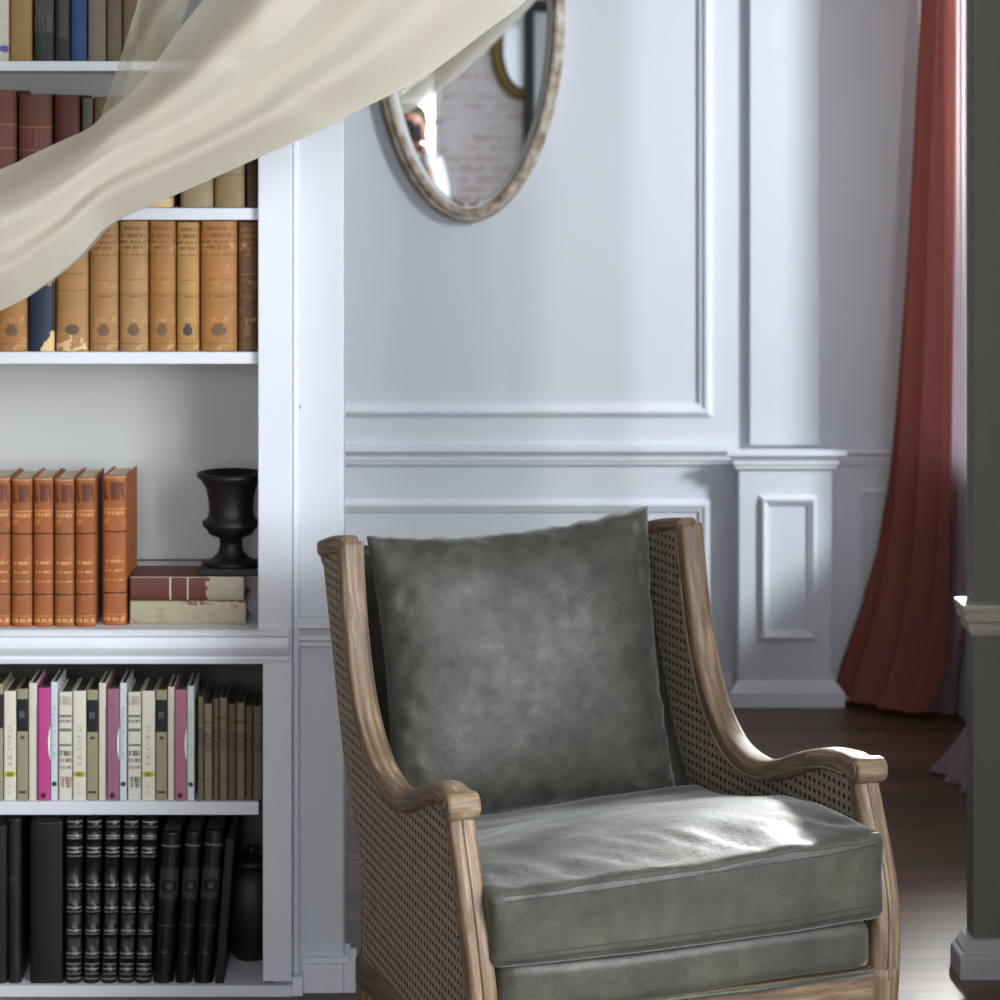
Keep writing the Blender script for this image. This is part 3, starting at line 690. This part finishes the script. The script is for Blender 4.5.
# body : one continuous figure
V=[(-.01,PY-.06,.95),(-.01,PY-.06,1.12),(-.01,PY-.06,1.30),(-.005,PY-.05,1.42),(.0,PY-.04,1.475),(.008,PY-.015,1.53),(.01,PY-.02,HZ),(.01,PY-.02,HZ+.07),
(-.135,PY-.05,1.40),(-.165,PY-.02,1.25),(-.16,PY+.06,1.17),(-.10,PY+.10,1.36),(-.055,PY+.085,1.52),
(.135,PY-.05,1.40),(.17,PY-.02,1.25),(.165,PY+.06,1.17),(.11,PY+.10,1.36),(.07,PY+.085,1.52),
(-.10,PY-.06,.90),(-.11,PY-.05,.50),(-.11,PY-.08,.09),(-.115,PY+.06,.045),
(.08,PY-.06,.90),(.09,PY-.05,.50),(.09,PY-.08,.09),(.095,PY+.06,.045)]
Ed=[(0,1),(1,2),(2,3),(3,4),(4,5),(5,6),(6,7),(3,8),(8,9),(9,10),(10,11),(11,12),(3,13),(13,14),(14,15),(15,16),(16,17),(0,18),(18,19),(19,20),(20,21),(0,22),(22,23),(23,24),(24,25)]
Rr=[(.12,.09),(.11,.08),(.115,.085),(.09,.07),.055,.055,(.07,.085),(.066,.08),.050,.040,.034,.030,.022,.050,.040,.034,.030,.022,.085,.058,.042,.035,.085,.058,.042,.035]
body=skinned('body',V,Ed,Rr,skin,per)
# shirt : torso and sleeves
Vs=[(-.01,PY-.06,.93),(-.01,PY-.06,1.12),(-.01,PY-.06,1.30),(-.005,PY-.05,1.42),(.0,PY-.04,1.465),
(-.135,PY-.05,1.40),(-.165,PY-.02,1.25),(-.16,PY+.06,1.17),(-.075,PY+.09,1.47),(.135,PY-.05,1.40),(.17,PY-.02,1.25),(.165,PY+.06,1.17),(.088,PY+.09,1.47)]
Es=[(0,1),(1,2),(2,3),(3,4),(3,5),(5,6),(6,7),(7,8),(3,9),(9,10),(10,11),(11,12)]
Rs=[(.16,.13),(.15,.12),(.155,.125),(.13,.105),.072,.070,.058,.052,.042,.070,.058,.052,.042]
skinned('shirt',Vs,Es,Rs,shirt,per)
skinned('trousers',[(-.01,PY-.06,.97),(-.10,PY-.06,.88),(-.11,PY-.05,.5),(-.11,PY-.08,.11),(.08,PY-.06,.88),(.09,PY-.05,.5),(.09,PY-.08,.11)],[(0,1),(1,2),(2,3),(0,4),(4,5),(5,6)],[(.17,.125),.105,.075,.06,.105,.075,.06],trou,per)
for s in (-1,1):
    b=rbox((.05,.14,.04),.035,8,None,((-.11 if s<0 else .09)-.003,PY-.01,.04)); obj('shoe',b,blackiron,per,True)
# head features
hc=Vector((.012,PY-.03,HZ+.02))
def headd(p):
    q=p.copy(); 
    if q.z<0: f=1+q.z*2.6; q.x*=max(.62,f); 
    return q
b=rbox((.078,.098,.122),.075,14,headd,hc); obj('head',b,skin,per,True)
b=rbox((.086,.102,.085),.08,14,lambda p:p+Vector((0,-.004+(-.035 if p.z<-.03 else 0),0)),hc+Vector((0,-.004,.050))); obj('hair',b,hairm,per,True)
b=rbox((.010,.014,.022),.009,4,None,hc+Vector((0,.10,-.012))); obj('nose',b,skin,per,True)
b=rbox((.024,.006,.007),.006,4,None,hc+Vector((0,.092,-.055))); obj('mouth',b,plain('lips',(160,92,84),.5),per,True)
for s in (-1,1):
    b=rbox((.013,.008,.008),.008,4,None,hc+Vector((s*.032,.088,.02))); obj('eye',b,plain('eye',(60,48,40),.2),per,True)
    b=rbox((.008,.018,.03),.008,5,None,hc+Vector((s*.080,-.005,0))); obj('ear',b,skin,per,True)
# hands gripping the camera, five fingers each
for s in (-1,1):
    hb=Vector((.01+s*.070,PY+.085,1.555))
    vv=[hb+Vector((0,-.01,-.04)),hb+Vector((0,.0,.0))]; ee=[(0,1)]; rr=[.024,.026]
    for k in range(4):
        base=hb+Vector((0,.008,.026-.017*k)); i0=len(vv); ln=(1.0,1.1,1.0,.8)[k]
        vv+= [base,base+Vector((s*.004,.026*ln,.002)),base+Vector((-s*.018*ln,.040,.001))]
        ee+= [(1,i0),(i0,i0+1),(i0+1,i0+2)]; rr+= [.0095,.0085,.0075]
    i0=len(vv); vv+= [hb+Vector((-s*.014,-.012,-.016)),hb+Vector((-s*.03,-.02,.004))]; ee+= [(0,i0),(i0,i0+1)]; rr+= [.011,.009]
    skinned('hand',vv,ee,rr,skin,per,0,1)
# the photographer's camera
camb=thing('camera','black camera held to the photographer\'s face, seen in the mirror','camera',(.0,PY+.105,HC-.01))
b=B(); box(b,-.066,.066,-.022,.022,-.045,.035,.008); box(b,-.022,.022,-.024,.018,.033,.058,.008); obj('camera_body',b,blackiron,camb)
b=B(); lathe(b,[(.034,0),(.036,.004),(.036,.016),(.032,.018),(.030,.017),(.020,.010)],(0,0,0),28); lz=obj('lens',b,blackiron,camb,True); lz.rotation_euler=(-PI/2,0,0); lz.location=(0,.02,-.004)
# ---------------------------------------------------------------- armchair
CA=math.radians(17.7)
ch=thing('armchair','wing-back armchair with limed oak frame, cane sides and grey-green leather cushions','armchair',(.379,3.676,0),CA)
# front edge curve of the side frame : (w, y, z)
fc=[(.307,.612,.894),(.308,.598,.83),(.308,.575,.742),(.308,.548,.68),(.307,.512,.623),(.306,.452,.572),(.305,.385,.546),(.305,.310,.542),(.306,.235,.560),(.309,.160,.590),(.314,.09,.612),(.320,.03,.619),(.324,.004,.613)]
rc=[(.296,.800,.852),(.298,.719,.674),(.30,.646,.521),(.302,.553,.403),(.304,.530,.322),(.304,.542,.199)]
post=[(.322,.008,.612),(.322,-.004,.58),(.322,-.024,.535),(.322,-.050,.475),(.320,-.066,.42),(.316,-.072,.365),(.314,-.070,.33)]
leg=[(.314,-.070,.345),(.313,-.068,.28),(.312,-.06,.21),(.308,-.056,.15),(.304,-.06,.08),(.302,-.066,.0)]
def uvsweep(path,prof,side=Vector((1,0,0)),scale=None):
    bm=B(); uvl=bm.loops.layers.uv.new('UVMap'); rings=sweep(bm,path,prof,side,scale)
    acc=[0]
    for i in range(1,len(path)): acc.append(acc[-1]+(path[i]-path[i-1]).length)
    idx={}
    m=len(rings[0])
    per_=0; pc=[]
    for j in range(m):
        pc.append(per_); per_+=(rings[0][j].co-rings[0][(j+1)%m].co).length
    for i,r in enumerate(rings):
        for j,v in enumerate(r): idx[v]=(acc[i],pc[j])
    off=random.random()*5
    for f in bm.faces:
        for lp in f.loops:
            a,c_=idx[lp.vert]; lp[uvl].uv=(a+off,c_+off) 
    return bm
oak2=oak('weathered_oak_frame',(84,64,48),(158,134,108),(9,120,1))
liningm=plain('cane_lining',(84,72,60),.9)
def cornered(w,h): # moulded section: flat with rounded arris and a bead line
    return rrect(w,h,min(w,h)*.3,3)
for s in (-1,1):
    path=catmull([Vector((s*a,y,z)) for a,y,z in fc],6)
    def sc(t): 
        return (1.0+.14*max(0,min(1,(t-.75)/.2)), 1.0-.05*t)
    bm=uvsweep(path,cornered(.042,.034),Vector((1,0,0)),sc); af=obj('arm_frame',bm,oak2,ch,True)
    # bead along inner arris of the frame
    bm=uvsweep([p+Vector((-s*.020,.0,0))+Vector((0,.010,-.014)) for p in path[:-4]],circ(.0035,8)); obj('frame_bead',bm,oak2,af,True)
    # scroll at the end of the arm
    bm=B(); uvl=bm.loops.layers.uv.new('UVMap'); n=24
    prof_=[(-.025,.010),(-.025,.016),(-.023,.0185),(-.018,.020),(.018,.020),(.023,.0185),(.025,.016),(.025,.010)]
    rg=[[bm.verts.new((s*.324+a,-.008+r*math.cos(2*PI*k/n),.618+r*math.sin(2*PI*k/n))) for k in range(n)] for a,r in prof_]
    for i in range(len(rg)-1):
        for k in range(n): bm.faces.new((rg[i][k],rg[i][(k+1)%n],rg[i+1][(k+1)%n],rg[i+1][k]))
    bm.faces.new(rg[0]); bm.faces.new(rg[-1]); bmesh.ops.recalc_face_normals(bm,faces=bm.faces[:])
    for f in bm.faces:
        for lp in f.loops: lp[uvl].uv=(lp.vert.co.x,lp.vert.co.z*.6+lp.vert.co.y*.3)
    asc=obj('arm_scroll',bm,oak2,ch,True)
    # carved volute ridge on both sides of the scroll
    for e in (-1,1):
        pth=[Vector((s*.324+e*.0255,-.008+(.015-.0020*q*.9)*math.cos(q*.75),.618+(.015-.0020*q*.9)*math.sin(q*.75))) for q in [i*.5 for i in range(15)]]
        bm=uvsweep(pth,circ(.0022,6)); obj('volute',bm,oak2,asc,True)
    path=catmull([Vector((s*a,y,z)) for a,y,z in post],6)
    bm=uvsweep(path,cornered(.040,.036),Vector((1,0,0)),lambda t:(1.0+.05*t,.95+.15*t)); fp=obj('front_post',bm,oak2,ch,True)
    bm=uvsweep([p+Vector((0,-.0185-.001*i/len(path),0)) for i,p in enumerate(path)],circ(.004,8)); obj('post_bead',bm,oak2,fp,True)
    path=catmull([Vector((s*a,y,z)) for a,y,z in leg],5)
    bm=uvsweep(path,cornered(.046,.046),Vector((1,0,0)),lambda t:(1.0-.35*t,1.0-.35*t)); obj('leg',bm,oak2,ch,True)
    # rear edge and rear leg
    path=catmull([Vector((s*a,y,z)) for a,y,z in rc],6)
    bm=uvsweep(path,rrect(.014,.014,.005),Vector((1,0,0))); obj('rear_frame',bm,oak2,ch,True)
    path=catmull([Vector((s*.296,.535,.23)),Vector((s*.294,.545,.15)),Vector((s*.29,.575,.07)),Vector((s*.286,.61,0))],5)
    bm=uvsweep(path,cornered(.038,.04),Vector((1,0,0)),lambda t:(1-.3*t,1-.3*t)); obj('leg',bm,oak2,ch,True)
    # top rail of the wing and bottom rail of the side
    path=catmull([Vector((s*.307,.614,.890)),Vector((s*.303,.70,.876)),Vector((s*.297,.800,.852))],5)
    bm=uvsweep(path,rrect(.030,.028,.008),Vector((1,0,0))); obj('wing_top_rail',bm,oak2,ch,True)
    path=[Vector((s*.312,-.06,.225)),Vector((s*.308,.2,.218)),Vector((s*.304,.54,.205))]
    bm=uvsweep(path,rrect(.030,.05,.008),Vector((1,0,0))); obj('side_rail',bm,oak2,ch,True)
    # cane panel
    top=[(y,z) for a,y,z in fc]
    outline=[(y+.002,z-.004) for a,y,z in [tuple(v) for v in catmull(fc,3)]]+[(y,z) for a,y,z in [tuple(v) for v in catmull(post,2)]]+[(-.066,.225),(.54,.20)]+[(y,z) for a,y,z in reversed([tuple(v) for v in catmull(rc,3)][:-1])]
    for lay,off in (('cane_panel',0.005),('cane_lining',-.003),('cane_panel',-.011)):
        bm=B(); uvl=bm.loops.layers.uv.new('UVMap')
        def wx(y,z): 
            return .320-.028*y 
        vs=[bm.verts.new((s*(wx(y,z)+off),y,z)) for y,z in outline]
        for tr in tessellate_polygon([[Vector((y,z,0)) for y,z in outline]]):
            try: bm.faces.new([vs[q] for q in tr])
            except ValueError: pass
        bmesh.ops.recalc_face_normals(bm,faces=bm.faces[:])
        for f in bm.faces:
            for lp in f.loops: lp[uvl].uv=(lp.vert.co.y+.5+off*.3,lp.vert.co.z+off*.2)
        obj(lay,bm,liningm if lay=='cane_lining' else canem,ch)
# front rail, seat deck
bm=uvsweep([Vector((-.30,-.072,.300)),Vector((0,-.078,.300)),Vector((.30,-.072,.300))],rrect(.024,.085,.006),Vector((0,1,0))); obj('front_rail',bm,oak2,ch)
bm=rbox((.292,.30,.038),.02,20,lambda p:p+Vector((0,-.012*(1-(p.x/.3)**2) if p.y<-.2 else 0,.004*math.sin(p.x*9))),(0,.215,.378)); sb=obj('seat_base',bm,leatherm,ch,True)
bm=B(); tube(bm,[Vector((-.29,-.087,.342)),Vector((-.1,-.098,.341)),Vector((.1,-.098,.341)),Vector((.29,-.087,.342))],.004,8); obj('welt',bm,leatherm,sb,True)
# upholstered back shell
bm=B(); rcp=[tuple(v) for v in catmull(rc[:5],4)]
g=[]
for (a,y,z) in rcp:
    g.append([bm.verts.new((xx*.30,y+.006-.03*(1-xx*xx)*-0.6,z-(.018*(1-xx**8) if z>.8 else 0))) for xx in [i/8-1 for i in range(17)]])
g2=[]
for (a,y,z) in rcp:
    g2.append([bm.verts.new((xx*.292,y-.016,z-(.018*(1-xx**8) if z>.8 else 0)-.004)) for xx in [i/8-1 for i in range(17)]])
for G,fl in ((g,0),(g2,1)):
    for i in range(len(G)-1):
        for j in range(16):
            q=(G[i][j],G[i][j+1],G[i+1][j+1],G[i+1][j]); bm.faces.new(q)
for j in range(16): bm.faces.new((g[0][j],g[0][j+1],g2[0][j+1],g2[0][j])); bm.faces.new((g[-1][j],g[-1][j+1],g2[-1][j+1],g2[-1][j]))
for i in range(len(g)-1):
    for e in (0,16): bm.faces.new((g[i][e],g[i+1][e],g2[i+1][e],g2[i][e]))
bmesh.ops.recalc_face_normals(bm,faces=bm.faces[:]); obj('back_rest',bm,leatherm,ch,True)
bm=B(); tube(bm,[Vector((-.300,.800,.838)),Vector((-.2,.808,.836)),Vector((0,.812,.834)),Vector((.2,.808,.836)),Vector((.300,.800,.838))],.016,10); obj('back_roll',bm,leatherm,ch,True)
# ---- loose cushions rest in the chair: seat cushion
def fbm(p,s): return noise.fractal(p*s,1.0,2.0,4)
def ztop(y):
    t=max(0,min(1,(y-.06)/.44)); return .532-.080*t*t*(3-2*t)*1.0
def seatdef(p):
    # p local centred; x +-.3, y +-.31, z +-.055
    y=p.y+.215; u=(p.z+.055)/.11
    wx=(.311-.024*max(0,min(1,(y+.09)/.3)))/.30
    x=p.x*wx*(1-.012*(1-abs(2*u-1)))
    if y<-.03: y-= .014*(1-(p.x/.3)**2)
    zb=.413; zt=ztop(y)
    z=zb+(zt-zb)*u
    cr=(1-(p.x/.3)**2)*(1-((p.y)/.32)**2)
    if u>.5: z+=.016*cr*(u-.5)*2
    # right side plumper
    z+=.010*(p.x/.3)*(u)+.006*(p.x/.3)
    # wrinkles gathered behind the front seam
    if u>.9:
        k=math.exp(-((y+.035)/.07)**2)
        z+=k*.0045*noise.noise(Vector((x*26+y*14,y*9,1.3)))*1.6+.004*noise.noise(Vector((x*9,y*16,4)))
        z+=k*.003*noise.noise(Vector((x*60+y*40,y*20,7)))
    elif y<-.06: y+= .003*noise.noise(Vector((x*10,z*14,2)))
    return Vector((x,y,z))
sc_=thing('seat_cushion','thick grey-green leather box cushion on the armchair seat','cushion',(.379,3.676,0),CA)
bm=rbox((.30,.31,.055),.017,56,seatdef); ccv=obj('cushion_cover',bm,leatherm,sc_,True)
def seam_path(uz,dy,n=60,yin=.006):
    pts=[]
    for i in range(n+1):
        x=-.292+.584*i/n; q=seatdef(Vector((x,-.31+ (0 if abs(x)<.28 else (abs(x)-.28)*.6),uz))); rr_=.017-math.sqrt(max(0,.017**2-max(0,abs(uz)-.038)**2)); pts.append(Vector((q.x,q.y+dy+rr_,q.z)))
    return pts
for nm,uz,dy in (('stitching',.0485,-.0002),('stitching',.041,-.0004),('stitching',-.034,-.0004),('stitching',-.042,-.0002)):
    bm=B(); tube(bm,seam_path(uz,dy),.0009,6); obj(nm,bm,seamm,ccv,True)
# ---- back cushion
def pillow(W,H,T,nn=70):
    bm=B(); front=[];back=[]
    for j in range(nn+1):
        rf=[];rb=[]
        for i in range(nn+1):
            s=2*i/nn-1; t=2*j/nn-1
            es=max(0,1-abs(s)**3.2); et=max(0,1-abs(t)**3.2)
            th=T*(es**.55)*(et**.55)
            x=s*(W-.016*(1-t*t)*abs(s)**2)+.012*t; z=t*(H-.020*(1-s*s)*abs(t)**2)
            edge=max(abs(s),abs(t))
            k=math.exp(-((1-edge)/.16)**2)*(1-math.exp(-((1-edge)/.03)**2)+.15)
            a=math.atan2(t,s)
            wr=k*.013*noise.noise(Vector((s*8.5-t*2.5*(1 if t>0 else -1),t*7,3.1)))+.006*noise.noise(Vector((s*2.2,t*2.4,.6)))*es*et
            wr+=k*.006*noise.noise(Vector((s*22,t*20,5.1)))
            rf.append(bm.verts.new((x,-th+wr-.0,z+ (.004*noise.noise(Vector((s*9,1,2))) if j==nn else 0))))
            if 0<i<nn and 0<j<nn: rb.append(bm.verts.new((x,th*.8,z)))
            else: rb.append(rf[-1])
        front.append(rf); back.append(rb)
    for j in range(nn):
        for i in range(nn):
            bm.faces.new((front[j][i],front[j][i+1],front[j+1][i+1],front[j+1][i]))
            q=[back[j][i],back[j+1][i],back[j+1][i+1],back[j][i+1]]
            try: bm.faces.new(q)
            except ValueError: pass
    bmesh.ops.recalc_face_normals(bm,faces=bm.faces[:]); return bm
pc=thing('back_cushion','large grey-green leather knife-edge cushion leaning on the chair back','cushion')
pc.matrix_world=Matrix.Translation((.388,3.676,0))@Matrix.Rotation(CA,4,'Z')@Matrix.Translation((-.004,.628,.660))@Matrix.Rotation(math.radians(-14.5),4,'X')@Matrix.Rotation(math.radians(-3.0),4,'Y')
bm=pillow(.261,.250,.080); obj('cushion_cover',bm,leatherm,pc,True)
# ---------------------------------------------------------------- sheets of fabric
def sheet(name,fn,nu,nv,mat,parent=None,smooth=True):
    bm=B(); uvl=bm.loops.layers.uv.new('UVMap'); g=[[bm.verts.new(fn(i/nu,j/nv)) for i in range(nu+1)] for j in range(nv+1)]
    for j in range(nv):
        for i in range(nu):
            f=bm.faces.new((g[j][i],g[j][i+1],g[j+1][i+1],g[j+1][i]))
            for lp,(a,c_) in zip(f.loops,((i,j),(i+1,j),(i+1,j+1),(i,j+1))): lp[uvl].uv=(a/nu,c_/nv)
    return obj(name,bm,mat,parent,smooth)
def lerpt(tab,y):
    for (a,b_),(c_,d) in zip(tab,tab[1:]):
        if y<=c_: return b_+(d-b_)*(y-a)/(c_-a)
    return tab[-1][1]
# coral curtain
LE=[(-400,938),(0,930),(160,921),(320,911),(400,906),(480,900),(560,888),(620,872),(680,852),(704,846)]
RE=[(-400,951),(0,950),(400,947.5),(560,946),(640,941),(690,925),(706,914)]
def coral(u,v):
    py=-400+v*(706+400)
    pxl,pxr=lerpt(LE,py),lerpt(RE,py)
    z=max(.004,PZ(py,6.70)); flat=max(0,(v-.9)/.1)
    if u<.12:                      # hidden tail added to stop light leaking in behind the curtain
        q=u/.12; x=(XR-.03)*(1-q)+PX(pxl,6.70)*q; Y=6.855-.02*q
        return Vector((x,Y,z))
    t=(u-.12)/.88
    Y=6.835-(.335-.12*v**3)*t
    px=pxl*(1-t)+pxr*t; x=PX(px,6.70)*(1-.0)+(.013+.016*v)*math.sin(t*6.5*PI+.5*math.sin(v*4))*(1-.55*t)
    x*=1-.02*t*(1-v)*0
    return Vector((min(x,XR-.05),Y-.04*flat*math.sin(t*PI),z))
o=sheet('curtain',coral,100,60,pinkm); tag(o,'coral pink sheer curtain gathered in the corner and pooling on the floor','curtain')
def pale(u,v):
    z=max(2.95*(1-v),.006)
    Y=6.80-.34*u; x=XR-.022-.012*math.sin(u*11*PI)
    k=max(0,(v-.84)/.16); g=math.sin(PI*min(1,u*1.1)**.8)**2
    k2=k*k*(3-2*k)
    x-= k*k*.115*g; Y=Y*(1-.8*k2)+(6.735+.02*math.sin(u*14))*.8*k2
    return Vector((x,Y,z))
o=sheet('curtain',pale,70,60,whitem); tag(o,'pale sheer curtain right of the coral one, glowing at the window','curtain')
def pale2(u,v):
    z=2.95*(1-v); z=max(z,.006)
    k=max(0,(v-.80)/.20)
    Y=5.80-.16*u; x=XR-.04-.015*math.sin(u*8*PI)
    x-= k**1.8*(.150-.06*u); Y+=k*k*(.33-.22*u)
    return Vector((x,Y,z))
o=sheet('curtain',pale2,60,60,whitem); tag(o,'dusty pale curtain hem flaring onto the floor by the shaded column','curtain')
# cream tulle swept across the opening and bookcase
lower=[(-260,400),(-120,360),(0,311),(40,288),(80,257),(110,225),(150,206),(200,184),(260,157),(320,131),(345,117),(400,90),(440,66),(490,28),(527,0),(620,-85),(760,-230),(860,-360)]
upper=[(-260,250),(-120,215),(0,170),(30,156),(60,142),(90,128),(108,112),(125,100),(140,84),(160,58),(180,30),(200,5),(215,-20),(235,-55),(270,-120),(330,-230),(400,-380),(430,-430)]
TY=3.95
lo=[Vector((a,b_,0)) for a,b_ in lower]; up=[Vector((a,b_,0)) for a,b_ in upper]
lo=catmull(lo,5); up=catmull(up,5)
def at(curve,t):
    q=t*(len(curve)-1); i=min(int(q),len(curve)-2); return curve[i].lerp(curve[i+1],q-i)
def tulle_fn(dy,spread0,spread1,ph,amp,nf):
    def fn(u,v):
        a=at(up,v); b_=at(lo,v); w=spread0+(spread1-spread0)*u
        w+= (.03*math.sin(v*7+ph) if 0<spread0 else 0)*(1-u)
        p=a.lerp(b_,w)
        fan=v*1.2
        fold=amp*(math.sin(u*nf*PI+ph+2.2*v)+.45*math.sin(u*nf*1.9*PI-3*v+ph*2)+.8*noise.noise(Vector((u*3.2,v*2.0,ph))))
        roll=.11*math.sin(PI*w)
        q=P(p.x,p.y,TY)
        q.z+=.010*noise.noise(Vector((v*5,u*3,ph)))*math.sin(PI*w); q.y=TY+dy-roll*(1 if dy<=0 else -.8)+fold*(.6+.7*v)*(.3+.7*math.sin(PI*min(1,max(0,w))))
        return q
    return fn
tu=thing('tulle_drape','cream tulle drape swept across the bookcase and the opening','drape')
tulle2=sheer('cream_tulle_inner',(230,217,190),.62,.45)
tulle3=sheer('white_tulle',(240,237,228),.55,.45)
sheet('tulle_layer',tulle_fn(-.02,0,1,.4,.020,4),110,110,tullem,tu)
sheet('tulle_layer',tulle_fn(.04,.14,.92,2.1,.024,5),90,100,tulle2,tu)
sheet('tulle_layer',tulle_fn(0.01,.34,.99,4.0,.020,3),70,90,tulle3,tu)
sheet('tulle_layer',tulle_fn(.06,.60,1.0,1.0,.010,3),60,90,tulle3,tu)
# loose sheer strand above the bundle
def strand(u,v):
    a=Vector((150+ (92-150)*v**1.1+ (8 if 0 else 0),-60+ (190)*v,0)) ; b_=Vector((205+(150-205)*v,-60+(170)*v,0))
    p=a.lerp(b_,u); q=P(p.x,p.y,TY); q.y=TY+.05+.012*math.sin(u*7+v*3); return q
sheet('tulle_strand',strand,24,40,sheer('thin_tulle',(214,206,180),.38,.4),tu)
# ---------------------------------------------------------------- light
def area(name,loc,target,sx,sy,power,color,spread=180):
    d=bpy.data.lights.new(name,'AREA'); d.shape='RECTANGLE'; d.size=sx; d.size_y=sy; d.energy=power; d.color=color; d.spread=math.radians(spread)
    o=bpy.data.objects.new(name,d); link(o); o.location=loc; o.rotation_euler=(Vector(target)-Vector(loc)).to_track_quat('-Z','Y').to_euler(); return o
BL=(.935,.96,1.0)
area('daylight_right_window',(XN+.30,1.55,1.80),(-1,1.75,1.4),2.3,2.1,240,BL)
area('daylight_far_window_sky',(4.6,2.9,3.3),(.3,6.9,1.1),.7,.9,330,BL)
area('daylight_far_window',(1.87,7.75,2.45),(.62,3.78,.55),.45,.9,22,(1,.99,.96),26)
area('daylight_rear_window',(-.45,YK-.3,1.9),(-.3,2,1.2),1.25,1.8,100,BL)
w=bpy.data.worlds.new('world'); bpy.context.scene.world=w; w.use_nodes=True
bg=w.node_tree.nodes['Background']; bg.inputs[0].default_value=(.88,.94,1,1); bg.inputs[1].default_value=1.0
sc=bpy.context.scene
sc.view_settings.view_transform='Standard'; sc.view_settings.look='None'; sc.view_settings.gamma=1; sc.view_settings.use_curve_mapping=False
sc.view_settings.exposure=0.30
sc.cycles.use_denoising=True
sc.cycles.max_bounces=10; sc.cycles.diffuse_bounces=5; sc.cycles.transparent_max_bounces=24
sc.cycles.sample_clamp_indirect=6
